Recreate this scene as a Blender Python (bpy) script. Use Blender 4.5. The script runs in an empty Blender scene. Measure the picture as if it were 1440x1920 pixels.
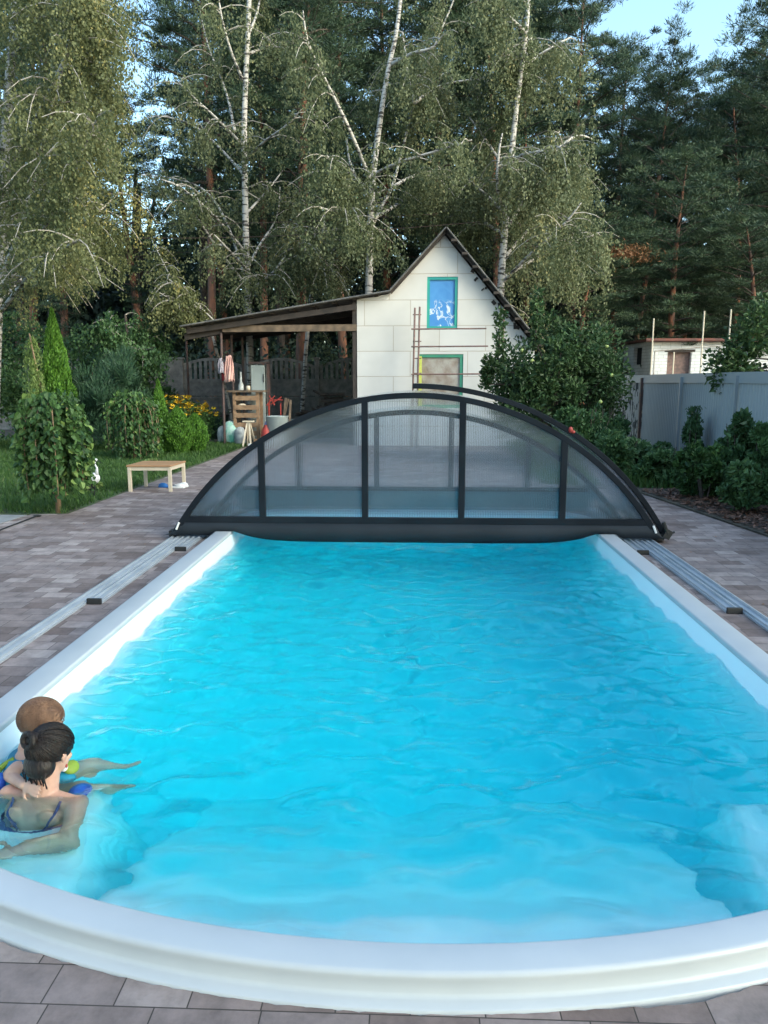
import bpy, bmesh, math, random
import numpy as np
from mathutils import Vector, Matrix, noise as mnoise
R = math.radians
rng = np.random.default_rng(7); random.seed(7)
sc = bpy.context.scene
col = sc.collection
# ---------------------------------------------------------------- camera
F = 1443.0
Yc = np.array([777-720, 708-960, F]); Yc = Yc/np.linalg.norm(Yc)
n_ = np.cross([1, 0, 0], [0, 708-960, F]); Uc = n_/np.linalg.norm(n_)
if Uc[1] > 0: Uc = -Uc
Xc = np.cross(Yc, Uc)
H = 1.5
cam = bpy.data.objects.new('camera', bpy.data.cameras.new('camera')); col.objects.link(cam)
right = (Xc[0], Yc[0], Uc[0]); upv = (-Xc[1], -Yc[1], -Uc[1]); back = (-Xc[2], -Yc[2], -Uc[2])
cam.matrix_world = Matrix(((right[0], upv[0], back[0], 0), (right[1], upv[1], back[1], 0), (right[2], upv[2], back[2], H), (0, 0, 0, 1)))
cam.data.sensor_fit = 'VERTICAL'; cam.data.sensor_height = 36; cam.data.lens = F/1920*36
cam.data.clip_end = 2000; cam.data.clip_start = .05
sc.camera = cam
# ---------------------------------------------------------------- light
SUN_EL, SUN_AZ = 28, 122     # azimuth measured from +Y clockwise: behind the viewer, to the left
w = bpy.data.worlds.new('World'); sc.world = w; w.use_nodes = True
nt = w.node_tree; sky = nt.nodes.new('ShaderNodeTexSky'); sky.sky_type = 'NISHITA'; sky.sun_disc = False
sky.sun_elevation = R(SUN_EL); sky.sun_rotation = R(SUN_AZ); sky.air_density = 1.0; sky.dust_density = 2.0; sky.ozone_density = 1.0
bg = nt.nodes['Background']; bg.inputs[1].default_value = .15
tg = nt.nodes.new('ShaderNodeMixRGB'); tg.blend_type = 'MULTIPLY'; tg.inputs[0].default_value = 1; tg.inputs[2].default_value = (.95, 1.09, 1.04, 1)
nt.links.new(sky.outputs[0], tg.inputs[1]); nt.links.new(tg.outputs[0], bg.inputs[0])
sl = bpy.data.lights.new('sun', 'SUN'); sl.energy = .52; sl.angle = R(28); sl.color = (1, .95, .89)
so = bpy.data.objects.new('sun', sl); col.objects.link(so)
a_ = R(SUN_AZ); sd = Vector((math.sin(a_)*math.cos(R(SUN_EL)), math.cos(a_)*math.cos(R(SUN_EL)), math.sin(R(SUN_EL))))
so.rotation_euler = sd.to_track_quat('Z', 'Y').to_euler()
sc.view_settings.view_transform = 'Standard'; sc.view_settings.look = 'None'; sc.view_settings.exposure = 1.65
sc.cycles.max_bounces = 12; sc.cycles.transmission_bounces = 10; sc.cycles.transparent_max_bounces = 24
sc.cycles.diffuse_bounces = 4; sc.cycles.caustics_refractive = True; sc.cycles.use_denoising = True

# ---------------------------------------------------------------- helpers
def ray(x, y):
    r = np.array([x-720, y-960, F]); return np.array([r@Xc, r@Yc, r@Uc])
def at(x, y, D):          # point of the vertical plane Y = D seen at pixel x, y of the photograph
    v = ray(x, y); v = v*(D/v[1]); return Vector((v[0], v[1], v[2]+H))
def gnd(x, y, z=-.085):
    v = ray(x, y); v = v*((z-H)/v[2]); return Vector((v[0], v[1], z))
def smooth(o, ang=40):
    for p in o.data.polygons: p.use_smooth = True
    return o
class MB:
    def __init__(s): s.v = []; s.f = []
    def add(s, vs, fs):
        k = len(s.v); s.v += [tuple(v) for v in vs]; s.f += [tuple(i+k for i in f) for f in fs]; return s
    def box(s, c, d, rz=0, rx=0, ry=0):
        m = Matrix.Rotation(rz, 3, 'Z') @ Matrix.Rotation(ry, 3, 'Y') @ Matrix.Rotation(rx, 3, 'X'); c = Vector(c)
        vs = [c + m @ Vector((x*d[0]/2, y*d[1]/2, z*d[2]/2)) for x in (-1, 1) for y in (-1, 1) for z in (-1, 1)]
        return s.add(vs, [(0, 1, 3, 2), (4, 6, 7, 5), (0, 4, 5, 1), (2, 3, 7, 6), (0, 2, 6, 4), (1, 5, 7, 3)])
    def bar(s, a, b, wd, dp=None, up=(0, 0, 1)):   # rectangular bar from a to b
        a = Vector(a); b = Vector(b); dp = dp or wd; d = (b-a).normalized(); u = Vector(up)
        if abs(d.dot(u)) > .95: u = Vector((0, 1, 0))
        r = d.cross(u).normalized(); u = r.cross(d)
        vs = [p + r*wd/2*i + u*dp/2*j for p in (a, b) for i, j in ((-1, -1), (1, -1), (1, 1), (-1, 1))]
        return s.add(vs, [(0, 3, 2, 1), (4, 5, 6, 7), (0, 1, 5, 4), (1, 2, 6, 5), (2, 3, 7, 6), (3, 0, 4, 7)])
    def tube(s, pts, rad, n=8, cap=True):
        pts = [Vector(p) for p in pts]
        if not hasattr(rad, '__len__'): rad = [rad]*len(pts)
        rings = []; prev = None
        for i, p in enumerate(pts):
            d = (pts[min(i+1, len(pts)-1)] - pts[max(i-1, 0)]).normalized()
            u = prev if prev is not None else (Vector((1, 0, 0)) if abs(d.x) < .9 else Vector((0, 1, 0)))
            u = (u - d*u.dot(d)).normalized(); v = d.cross(u); prev = u
            rings.append([p + (u*math.cos(2*math.pi*k/n) + v*math.sin(2*math.pi*k/n))*rad[i] for k in range(n)])
        k0 = len(s.v)
        for r in rings: s.v += [tuple(q) for q in r]
        for i in range(len(rings)-1):
            for k in range(n):
                a = k0+i*n+k; b = k0+i*n+(k+1) % n; s.f.append((a, b, b+n, a+n))
        if cap:
            s.f.append(tuple(k0+k for k in range(n))[::-1]); s.f.append(tuple(k0+(len(rings)-1)*n+k for k in range(n)))
        return s
    def lathe(s, c, prof, n=20, cap=True):
        c = Vector(c); k0 = len(s.v)
        for r, z in prof:
            for k in range(n):
                t = 2*math.pi*k/n; s.v.append((c.x+r*math.cos(t), c.y+r*math.sin(t), c.z+z))
        for i in range(len(prof)-1):
            for k in range(n):
                a = k0+i*n+k; b = k0+i*n+(k+1) % n; s.f.append((a, b, b+n, a+n))
        if cap:
            s.f.append(tuple(k0+k for k in range(n))[::-1]); s.f.append(tuple(k0+(len(prof)-1)*n+k for k in range(n)))
        return s
    def prism(s, poly, dirv):
        n = len(poly); d = Vector(dirv); a = [Vector(p) for p in poly]
        return s.add(a+[p+d for p in a], [tuple(range(n))[::-1], tuple(range(n, 2*n))] + [(i, (i+1) % n, n+(i+1) % n, n+i) for i in range(n)])
    def ellip(s, c, r, m=None, n=16, k=10):
        vs = []; c = Vector(c); m = m or Matrix.Identity(3)
        for i in range(1, k):
            ph = math.pi*i/k
            for j in range(n):
                t = 2*math.pi*j/n
                vs.append(c + m @ Vector((r[0]*math.sin(ph)*math.cos(t), r[1]*math.sin(ph)*math.sin(t), r[2]*math.cos(ph))))
        vs.append(c + m @ Vector((0, 0, r[2]))); vs.append(c + m @ Vector((0, 0, -r[2])))
        fs = []
        for i in range(k-2):
            for j in range(n): fs.append((i*n+j, (i+1)*n+j, (i+1)*n+(j+1) % n, i*n+(j+1) % n))
        T = (k-1)*n; 
        for j in range(n): fs.append((T, j, (j+1) % n)); fs.append((T+1, (k-2)*n+(j+1) % n, (k-2)*n+j))
        return s.add(vs, fs)
    def build(s, name, m, parent=None, bevel=0, smo=False, bseg=2):
        me = bpy.data.meshes.new(name); me.from_pydata(s.v, [], s.f)
        bm = bmesh.new(); bm.from_mesh(me); bmesh.ops.recalc_face_normals(bm, faces=bm.faces); bm.to_mesh(me); bm.free()
        me.materials.append(m); o = bpy.data.objects.new(name, me); col.objects.link(o)
        if parent is not None: o.parent = parent; o.matrix_parent_inverse = Matrix.Translation(-Vector(parent.location)) if parent.type == 'EMPTY' and parent.rotation_euler.z == 0 else parent.matrix_world.inverted()
        if bevel:
            b = o.modifiers.new('bevel', 'BEVEL'); b.width = bevel; b.segments = bseg; b.limit_method = 'ANGLE'; b.angle_limit = R(40)
        if smo: smooth(o)
        return o
def link_mesh(name, me, m, parent=None):
    me.materials.append(m); o = bpy.data.objects.new(name, me); col.objects.link(o)
    if parent is not None: o.parent = parent; o.matrix_parent_inverse = Matrix.Translation(-Vector(parent.location))
    return o
def quads(name, V, m, parent=None, tint=None):      # V: n x 4 x 3
    n = len(V); me = bpy.data.meshes.new(name)
    me.vertices.add(n*4); me.vertices.foreach_set('co', np.ascontiguousarray(V, dtype=np.float32).ravel())
    me.loops.add(n*4); me.loops.foreach_set('vertex_index', np.arange(n*4, dtype=np.int32))
    me.polygons.add(n); me.polygons.foreach_set('loop_start', np.arange(0, n*4, 4, dtype=np.int32)); me.polygons.foreach_set('loop_total', np.full(n, 4, dtype=np.int32))
    me.update(calc_edges=True)
    if tint is not None:
        at_ = me.attributes.new('tint', 'FLOAT', 'FACE'); at_.data.foreach_set('value', np.asarray(tint, dtype=np.float32))
    return link_mesh(name, me, m, parent)
def thing(name, label, cat, loc=(0, 0, 0), group=None):
    o = bpy.data.objects.new(name, None); col.objects.link(o); o.location = loc; o.empty_display_size = .2
    o['label'] = label; o['category'] = cat
    if group: o['group'] = group
    return o
def tag(o, label, cat, group=None):
    o['label'] = label; o['category'] = cat
    if group: o['group'] = group
    return o
def kind(o, k): o['kind'] = k; return o

# ---------------------------------------------------------------- materials
def newmat(name):
    m = bpy.data.materials.new(name); m.use_nodes = True; return m, m.node_tree, m.node_tree.nodes['Principled BSDF']
def N(t, typ, **kw):
    n = t.nodes.new('ShaderNode'+typ)
    for k, v in kw.items(): setattr(n, k, v)
    return n
def rgb(c): return (c[0], c[1], c[2], 1)
def mat(name, c, rough=.6, c2=None, scale=6, bump=0, bscale=None, metal=0, spec=.5, detail=6, stretch=None, lo=.35, hi=.65):
    m, t, p = newmat(name); p.inputs['Base Color'].default_value = rgb(c); p.inputs['Roughness'].default_value = rough
    p.inputs['Metallic'].default_value = metal; p.inputs['Specular IOR Level'].default_value = spec
    if c2 is None: c2 = tuple(x*.75 for x in c)
    tc = N(t, 'TexCoord'); mp = N(t, 'Mapping'); t.links.new(tc.outputs['Object'], mp.inputs[0])
    if stretch: mp.inputs['Scale'].default_value = stretch
    n = N(t, 'TexNoise'); n.inputs['Scale'].default_value = scale; n.inputs['Detail'].default_value = detail; t.links.new(mp.outputs[0], n.inputs[0])
    r = N(t, 'ValToRGB'); r.color_ramp.elements[0].position = lo; r.color_ramp.elements[1].position = hi
    r.color_ramp.elements[0].color = rgb(c); r.color_ramp.elements[1].color = rgb(c2)
    t.links.new(n.outputs[0], r.inputs[0]); t.links.new(r.outputs[0], p.inputs['Base Color'])
    if bump:
        n2 = N(t, 'TexNoise'); n2.inputs['Scale'].default_value = bscale or scale*4; n2.inputs['Detail'].default_value = 5; t.links.new(mp.outputs[0], n2.inputs[0])
        b = N(t, 'Bump'); b.inputs['Strength'].default_value = bump; b.inputs['Distance'].default_value = .02
        t.links.new(n2.outputs[0], b.inputs['Height']); t.links.new(b.outputs[0], p.inputs['Normal'])
    return m
def leafmat(name, a, b, trans=.3, rough=.55, c3=None):
    m, t, p = newmat(name); at_ = N(t, 'Attribute'); at_.attribute_name = 'tint'
    r = N(t, 'ValToRGB'); r.color_ramp.elements[0].color = rgb(a); r.color_ramp.elements[1].color = rgb(b)
    if c3: e = r.color_ramp.elements.new(.93); e.color = rgb(b); r.color_ramp.elements[-1].color = rgb(c3)
    t.links.new(at_.outputs['Fac'], r.inputs[0]); t.links.new(r.outputs[0], p.inputs['Base Color']); p.inputs['Roughness'].default_value = rough
    p.inputs['Specular IOR Level'].default_value = .35
    tr = N(t, 'BsdfTranslucent'); t.links.new(r.outputs[0], tr.inputs[0]); mx = N(t, 'MixShader'); mx.inputs[0].default_value = trans
    t.links.new(p.outputs[0], mx.inputs[1]); t.links.new(tr.outputs[0], mx.inputs[2]); t.links.new(mx.outputs[0], t.nodes['Material Output'].inputs[0])
    return m
def paving():
    m, t, p = newmat('paving_blocks'); tc = N(t, 'TexCoord')
    def brick(bw, rh, ms, off):
        b = N(t, 'TexBrick'); mp = N(t, 'Mapping'); mp.inputs['Location'].default_value = (off[0], off[1], 0); t.links.new(tc.outputs['Object'], mp.inputs[0]); t.links.new(mp.outputs[0], b.inputs[0])
        b.inputs['Scale'].default_value = 1; b.inputs['Brick Width'].default_value = bw; b.inputs['Row Height'].default_value = rh; b.inputs['Mortar Size'].default_value = ms
        b.inputs['Mortar Smooth'].default_value = .3; b.inputs['Color1'].default_value = (0, 0, 0, 1); b.inputs['Color2'].default_value = (1, 1, 1, 1); b.inputs['Mortar'].default_value = (.5, .5, .5, 1)
        b.squash = 1.45; b.squash_frequency = 3; b.offset = .37; b.offset_frequency = 2
        return b
    b = brick(.19, .135, .0022, (0, .06))
    r = N(t, 'ValToRGB'); cr = r.color_ramp; cols = [(0, (.155, .112, .100)), (.22, (.195, .147, .134)), (.45, (.245, .190, .175)), (.62, (.215, .170, .160)), (.8, (.28, .222, .206)), (1, (.335, .275, .255))]
    cr.elements[0].position = 0; cr.elements[0].color = rgb(cols[0][1]); cr.elements[1].position = 1; cr.elements[1].color = rgb(cols[-1][1])
    for q, c in cols[1:-1]: e = cr.elements.new(q); e.color = rgb(c)
    t.links.new(b.outputs['Color'], r.inputs[0])
    n = N(t, 'TexNoise'); n.inputs['Scale'].default_value = 9; n.inputs['Detail'].default_value = 8; n.inputs['Roughness'].default_value = .7; t.links.new(tc.outputs['Object'], n.inputs[0])
    n3 = N(t, 'TexNoise'); n3.inputs['Scale'].default_value = .8; n3.inputs['Detail'].default_value = 4; t.links.new(tc.outputs['Object'], n3.inputs[0])
    mr = N(t, 'MapRange'); mr.inputs[1].default_value = .3; mr.inputs[2].default_value = .7; mr.inputs[3].default_value = .66; mr.inputs[4].default_value = 1.3; t.links.new(n.outputs[0], mr.inputs[0])
    mr2 = N(t, 'MapRange'); mr2.inputs[1].default_value = .3; mr2.inputs[2].default_value = .7; mr2.inputs[3].default_value = .85; mr2.inputs[4].default_value = 1.15; t.links.new(n3.outputs[0], mr2.inputs[0])
    mu = N(t, 'Math', operation='MULTIPLY'); t.links.new(mr.outputs[0], mu.inputs[0]); t.links.new(mr2.outputs[0], mu.inputs[1])
    vm = N(t, 'VectorMath', operation='SCALE'); t.links.new(r.outputs[0], vm.inputs[0]); t.links.new(mu.outputs[0], vm.inputs['Scale'])
    mx = N(t, 'MixRGB'); mx.inputs[2].default_value = (.05, .042, .038, 1); t.links.new(b.outputs['Fac'], mx.inputs[0]); t.links.new(vm.outputs[0], mx.inputs[1])
    t.links.new(mx.outputs[0], p.inputs['Base Color']); p.inputs['Roughness'].default_value = .8; p.inputs['Specular IOR Level'].default_value = .4
    su = N(t, 'Math', operation='SUBTRACT'); t.links.new(n.outputs[0], su.inputs[0]); t.links.new(b.outputs['Fac'], su.inputs[1])
    bp = N(t, 'Bump'); bp.inputs['Strength'].default_value = .5; bp.inputs['Distance'].default_value = .006; t.links.new(su.outputs[0], bp.inputs['Height']); t.links.new(bp.outputs[0], p.inputs['Normal'])
    return m
def brickmat(name, c, cm, bw, rh, ms, rough=.7, c2=None, axis='XZ', dirt=.15, off=(0, 0)):
    m, t, p = newmat(name); tc = N(t, 'TexCoord'); sx = N(t, 'SeparateXYZ'); cx = N(t, 'CombineXYZ'); t.links.new(tc.outputs['Object'], sx.inputs[0])
    ax = N(t, 'Math', operation='ADD'); ax.inputs[1].default_value = off[0]; az = N(t, 'Math', operation='ADD'); az.inputs[1].default_value = off[1]
    if axis == 'XZ': t.links.new(sx.outputs[0], ax.inputs[0])
    else:
        s2 = N(t, 'Math', operation='ADD'); t.links.new(sx.outputs[0], s2.inputs[0]); t.links.new(sx.outputs[1], s2.inputs[1]); t.links.new(s2.outputs[0], ax.inputs[0])
    t.links.new(sx.outputs[2], az.inputs[0])
    t.links.new(ax.outputs[0], cx.inputs[0]); t.links.new(az.outputs[0], cx.inputs[1])
    b = N(t, 'TexBrick'); t.links.new(cx.outputs[0], b.inputs[0]); b.inputs['Scale'].default_value = 1; b.inputs['Brick Width'].default_value = bw; b.inputs['Row Height'].default_value = rh
    b.inputs['Mortar Size'].default_value = ms; b.inputs['Mortar Smooth'].default_value = .2; b.inputs['Color1'].default_value = rgb(c); b.inputs['Color2'].default_value = rgb(c2 or tuple(x*.93 for x in c)); b.inputs['Mortar'].default_value = rgb(cm)
    b.offset = .37; b.squash = 1.25; b.squash_frequency = 3
    n = N(t, 'TexNoise'); n.inputs['Scale'].default_value = 1.7; n.inputs['Detail'].default_value = 7; t.links.new(tc.outputs['Object'], n.inputs[0])
    mr = N(t, 'MapRange'); mr.inputs[1].default_value = .35; mr.inputs[2].default_value = .7; mr.inputs[3].default_value = 1; mr.inputs[4].default_value = 1-dirt; t.links.new(n.outputs[0], mr.inputs[0])
    vm = N(t, 'VectorMath', operation='SCALE'); t.links.new(b.outputs['Color'], vm.inputs[0]); t.links.new(mr.outputs[0], vm.inputs['Scale'])
    t.links.new(vm.outputs[0], p.inputs['Base Color']); p.inputs['Roughness'].default_value = rough
    bp = N(t, 'Bump'); bp.inputs['Strength'].default_value = .6; bp.inputs['Distance'].default_value = .01; bp.invert = True; t.links.new(b.outputs['Fac'], bp.inputs['Height']); t.links.new(bp.outputs[0], p.inputs['Normal'])
    return m
def watermat():
    m, t, p = newmat('pool_water'); t.nodes.remove(p)
    g = N(t, 'BsdfGlass'); g.inputs['IOR'].default_value = 1.333; g.inputs['Roughness'].default_value = 0.0
    tr = N(t, 'BsdfTransparent'); mx = N(t, 'MixShader'); mx.inputs[0].default_value = .12
    tc = N(t, 'TexCoord'); n = N(t, 'TexNoise'); mp = N(t, 'Mapping'); mp.inputs['Scale'].default_value = (1, 1.5, 1); t.links.new(tc.outputs['Object'], mp.inputs[0]); t.links.new(mp.outputs[0], n.inputs[0])
    n.inputs['Scale'].default_value = 14; n.inputs['Detail'].default_value = 3
    b = N(t, 'Bump'); b.inputs['Strength'].default_value = .12; b.inputs['Distance'].default_value = .02; t.links.new(n.outputs[0], b.inputs['Height']); t.links.new(b.outputs[0], g.inputs['Normal'])
    t.links.new(g.outputs[0], mx.inputs[1]); t.links.new(tr.outputs[0], mx.inputs[2]); t.links.new(mx.outputs[0], t.nodes['Material Output'].inputs[0])
    va = N(t, 'VolumeAbsorption'); va.inputs['Color'].default_value = (.0, .976, .994, 1); va.inputs['Density'].default_value = 1.5
    t.links.new(va.outputs[0], t.nodes['Material Output'].inputs['Volume'])
    return m
def polycarb(blur=0.0):
    m, t, p = newmat('ribbed_polycarbonate'); t.nodes.remove(p)
    tr0 = N(t, 'BsdfTransparent'); tr0.inputs[0].default_value = (.90, .93, .96, 1)
    rf_ = N(t, 'BsdfRefraction'); rf_.inputs[0].default_value = (.88, .92, .96, 1); rf_.inputs['Roughness'].default_value = .04; rf_.inputs['IOR'].default_value = 1.14; tr = N(t, 'MixShader'); tr.inputs[0].default_value = blur; t.links.new(tr0.outputs[0], tr.inputs[1]); t.links.new(rf_.outputs[0], tr.inputs[2])
    gl = N(t, 'BsdfGlossy'); gl.inputs['Roughness'].default_value = .12; gl.inputs[0].default_value = (.9, .95, 1, 1)
    df = N(t, 'BsdfDiffuse'); df.inputs[0].default_value = (.24, .30, .36, 1)
    tc = N(t, 'TexCoord'); sx = N(t, 'SeparateXYZ'); t.links.new(tc.outputs['Object'], sx.inputs[0])
    cx = N(t, 'CombineXYZ'); t.links.new(sx.outputs[0], cx.inputs[0])
    wv = N(t, 'TexWave'); wv.wave_type = 'BANDS'; wv.bands_direction = 'X'; wv.inputs['Scale'].default_value = 19; wv.inputs['Distortion'].default_value = 0; t.links.new(cx.outputs[0], wv.inputs[0])
    bp = N(t, 'Bump'); bp.inputs['Strength'].default_value = .5; bp.inputs['Distance'].default_value = .004; t.links.new(wv.outputs['Fac'], bp.inputs['Height']); t.links.new(bp.outputs[0], gl.inputs['Normal']); t.links.new(bp.outputs[0], rf_.inputs['Normal'])
    mr = N(t, 'MapRange'); mr.inputs[1].default_value = .5; mr.inputs[2].default_value = 1; mr.inputs[3].default_value = .07; mr.inputs[4].default_value = .28; t.links.new(wv.outputs['Fac'], mr.inputs[0])
    a = N(t, 'MixShader'); t.links.new(mr.outputs[0], a.inputs[0]); t.links.new(tr.outputs[0], a.inputs[1]); t.links.new(df.outputs[0], a.inputs[2])
    fr = N(t, 'Fresnel'); fr.inputs[0].default_value = 1.5
    b = N(t, 'MixShader'); t.links.new(fr.outputs[0], b.inputs[0]); t.links.new(a.outputs[0], b.inputs[1]); t.links.new(gl.outputs[0], b.inputs[2])
    t.links.new(b.outputs[0], t.nodes['Material Output'].inputs[0]); return m
def barkbirch():
    m, t, p = newmat('birch_bark'); tc = N(t, 'TexCoord'); mp = N(t, 'Mapping'); mp.inputs['Scale'].default_value = (2.2, 2.2, 9); t.links.new(tc.outputs['Object'], mp.inputs[0])
    n = N(t, 'TexNoise'); n.inputs['Scale'].default_value = 2.2; n.inputs['Detail'].default_value = 6; t.links.new(mp.outputs[0], n.inputs[0])
    r = N(t, 'ValToRGB'); r.color_ramp.elements[0].position = .40; r.color_ramp.elements[0].color = (.06, .05, .045, 1); r.color_ramp.elements[1].position = .5; r.color_ramp.elements[1].color = (.50, .46, .42, 1)
    t.links.new(n.outputs[0], r.inputs[0]); t.links.new(r.outputs[0], p.inputs['Base Color']); p.inputs['Roughness'].default_value = .8; return m
M = dict(
    paving=paving(), bark=barkbirch(), poly=polycarb(), polyf=polycarb(.85), water=watermat(),
    twig=mat('pale_twig', (.50, .46, .42), .8, (.28, .24, .20), scale=8),
    pinebark=mat('pine_bark', (.30, .12, .065), .9, (.09, .06, .05), scale=5, bump=.8, bscale=20, stretch=(1, 1, .3)),
    dbark=mat('dark_bark', (.10, .075, .06), .9, (.05, .04, .035), scale=9, bump=.6),
    ybark=mat('young_bark', (.28, .19, .11), .85, (.17, .11, .07), scale=20),
    gel=mat('white_gelcoat', (.50, .53, .555), .3, (.43, .465, .495), scale=3.5, spec=.5, lo=.3, hi=.9),
    basin=mat('basin_gelcoat', (.84, .905, .95), .3, (.81, .88, .93), scale=2, lo=.3, hi=.8),
    soil=mat('soil', (.10, .08, .06), .95, (.05, .045, .035), scale=5, bump=.7),
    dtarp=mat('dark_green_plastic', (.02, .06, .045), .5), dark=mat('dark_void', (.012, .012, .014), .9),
    conc=mat('concrete_slab', (.30, .30, .30), .85, (.22, .22, .225), scale=5, bump=.3, bscale=60),
    fconc=mat('fence_concrete', (.26, .24, .22), .9, (.15, .14, .13), scale=6, bump=.6, bscale=25),
    alu=mat('aluminium', (.46, .50, .54), .38, (.38, .42, .46), metal=.3, scale=4),
    frame=mat('anthracite_frame', (.008, .011, .016), .55, (.012, .016, .022), scale=3, spec=.12),
    tealflap=mat('teal_sheet', (.05, .15, .19), .4, (.07, .19, .23), scale=3),  # teal is the pool water's reflection, put into the flap colour
    rubber=mat('black_rubber', (.012, .017, .023), .6, (.018, .024, .032), scale=2, spec=.25),
    foam=brickmat('foam_blocks', (.62, .605, .58), (.43, .37, .31), 1.06, .575, .008, 0.75, (.585, .565, .53), off=(.1, .2), dirt=.1),
    silic=brickmat('white_bricks', (.80, .79, .77), (.50, .49, .47), .26, .1, .008, .85, (.70, .70, .70), axis='S', dirt=.25),
    slate=mat('old_slate', (.16, .15, .14), .85, (.07, .07, .068), scale=5, bump=.4),
    wood=mat('weathered_wood', (.19, .13, .085), .8, (.09, .065, .045), scale=6, stretch=(1, 1, 1)),
    dwood=mat('dark_wood', (.055, .042, .036), .85, (.03, .025, .022), scale=6),
    pallet=mat('pallet_wood', (.34, .21, .12), .8, (.20, .12, .07), scale=7),
    steel=mat('dark_steel_pipe', (.06, .045, .045), .6, (.10, .05, .04), scale=12),
    rust=mat('rusty_pipe', (.22, .13, .11), .7, (.12, .08, .07), scale=12),
    tealf=mat('teal_frame', (.02, .27, .26), .5, (.03, .33, .24), scale=3),
    greenf=mat('green_frame', (.05, .27, .16), .5, (.04, .22, .15), scale=3),
    yfoam=mat('yellow_foam', (.62, .66, .12), .8, (.5, .5, .12), scale=30),
    film=mat('plastic_film', (.40, .37, .33), .35, (.26, .20, .16), scale=5, bump=1, bscale=8),
    fsheet=mat('blue_grey_sheet', (.29, .325, .35), .45, (.25, .285, .31), scale=1.5, lo=.3, hi=.8),
    tabtop=mat('table_top', (.44, .24, .12), .5, (.36, .19, .09), scale=3, stretch=(.4, 4, 1)),
    tableg=mat('table_leg', (.68, .58, .44), .5, (.60, .50, .37), scale=4),
    bluep=mat('blue_rubber', (.02, .16, .5), .5), whitep=mat('white_plastic', (.75, .75, .74), .5, (.65, .65, .64), scale=9),
    black=mat('black_plastic', (.02, .02, .02), .5), red=mat('red_plastic', (.42, .045, .03), .5, (.3, .04, .03)),
    pinkc=mat('pink_cloth', (.66, .40, .34), .9, (.55, .30, .27), scale=9, bump=.6, bscale=6), redc=mat('red_cloth', (.35, .04, .05), .9),
    greyc=mat('checked_cloth', (.42, .40, .44), .9, (.25, .2, .25), scale=25),
    fridge=mat('grey_panel', (.36, .40, .39), .5, (.30, .34, .33), scale=3), bagg=mat('green_bag', (.10, .40, .28), .5, (.55, .65, .60), scale=7, bump=.8, bscale=9),
    bagw=mat('pale_sack', (.45, .47, .46), .7, (.25, .27, .27), scale=9, bump=.8, bscale=9), pbag=mat('blue_white_bag', (.60, .65, .70), .6, (.06, .1, .4), scale=5),
    grass_s=mat('lawn_soil', (.045, .085, .022), .95, (.07, .07, .035), scale=4, bump=.5),
    zinc=mat('roof_rust', (.22, .07, .05), .8, (.10, .05, .045), scale=5),
    skin=mat('skin', (.62, .37, .27), .5, (.52, .28, .21), scale=14), skinc=mat('child_skin', (.66, .40, .29), .5, (.58, .33, .24), scale=14),
    hair=mat('dark_hair', (.022, .015, .013), .45, (.010, .008, .008), scale=4, stretch=(12, 12, 2), bump=.35, spec=.3, bscale=9),
    hairc=mat('light_brown_hair', (.24, .13, .075), .55, (.13, .065, .038), scale=3, stretch=(10, 10, 2), bump=.3, bscale=9),
    navy=mat('navy_fabric', (.02, .04, .16), .7, (.03, .06, .22), scale=9), vest=mat('teal_fabric', (.01, .26, .38), .6, (.01, .20, .32), scale=6),
    lime=mat('lime_fabric', (.26, .38, .04), .6), cobalt=mat('cobalt_fabric', (.01, .07, .45), .6, (.02, .2, .6), scale=18),
    green_apple=mat('green_apple', (.42, .50, .16), .4), yellow=mat('yellow_petal', (.80, .55, .02), .6, (.75, .42, .02), scale=30), brownc=mat('flower_eye', (.10, .05, .02), .8),
    eye=mat('eye_white', (.7, .7, .7), .3),
    L_birch=leafmat('birch_leaf', (.080, .105, .048), (.23, .25, .13), .4, c3=(.32, .29, .13)),
    L_birchw=leafmat('birch_leaf_warm', (.085, .110, .045), (.25, .255, .11), .4, c3=(.38, .32, .11)),  # yellower copy of the birch leaf, warm sunlight put into its colour
    L_pine=leafmat('pine_needle', (.030, .058, .036), (.10, .15, .075), .15, c3=(.13, .14, .07)),
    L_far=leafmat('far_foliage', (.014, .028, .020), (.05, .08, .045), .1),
    L_thuja=leafmat('thuja_scale', (.035, .11, .015), (.15, .31, .04), .15),
    L_mul=leafmat('broad_leaf', (.018, .055, .018), (.085, .17, .045), .25, c3=(.20, .30, .08)),
    L_dark=leafmat('dark_shrub_leaf', (.030, .075, .03), (.10, .19, .065), .2),
    L_apple=leafmat('apple_leaf', (.022, .052, .018), (.085, .15, .052), .2),
    L_blue=leafmat('soft_needle', (.015, .045, .025), (.05, .11, .055), .1),
    L_grass=leafmat('grass_blade', (.028, .075, .016), (.09, .17, .04), .25, c3=(.17, .18, .07)),
    L_lime=leafmat('larch_needle', (.10, .17, .04), (.24, .32, .10), .3),
    L_rust=leafmat('dry_needles', (.20, .09, .04), (.30, .15, .07), .1),
    chip=leafmat('bark_chip', (.045, .025, .018), (.20, .10, .065), 0),
)
ZP = -.085
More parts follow.
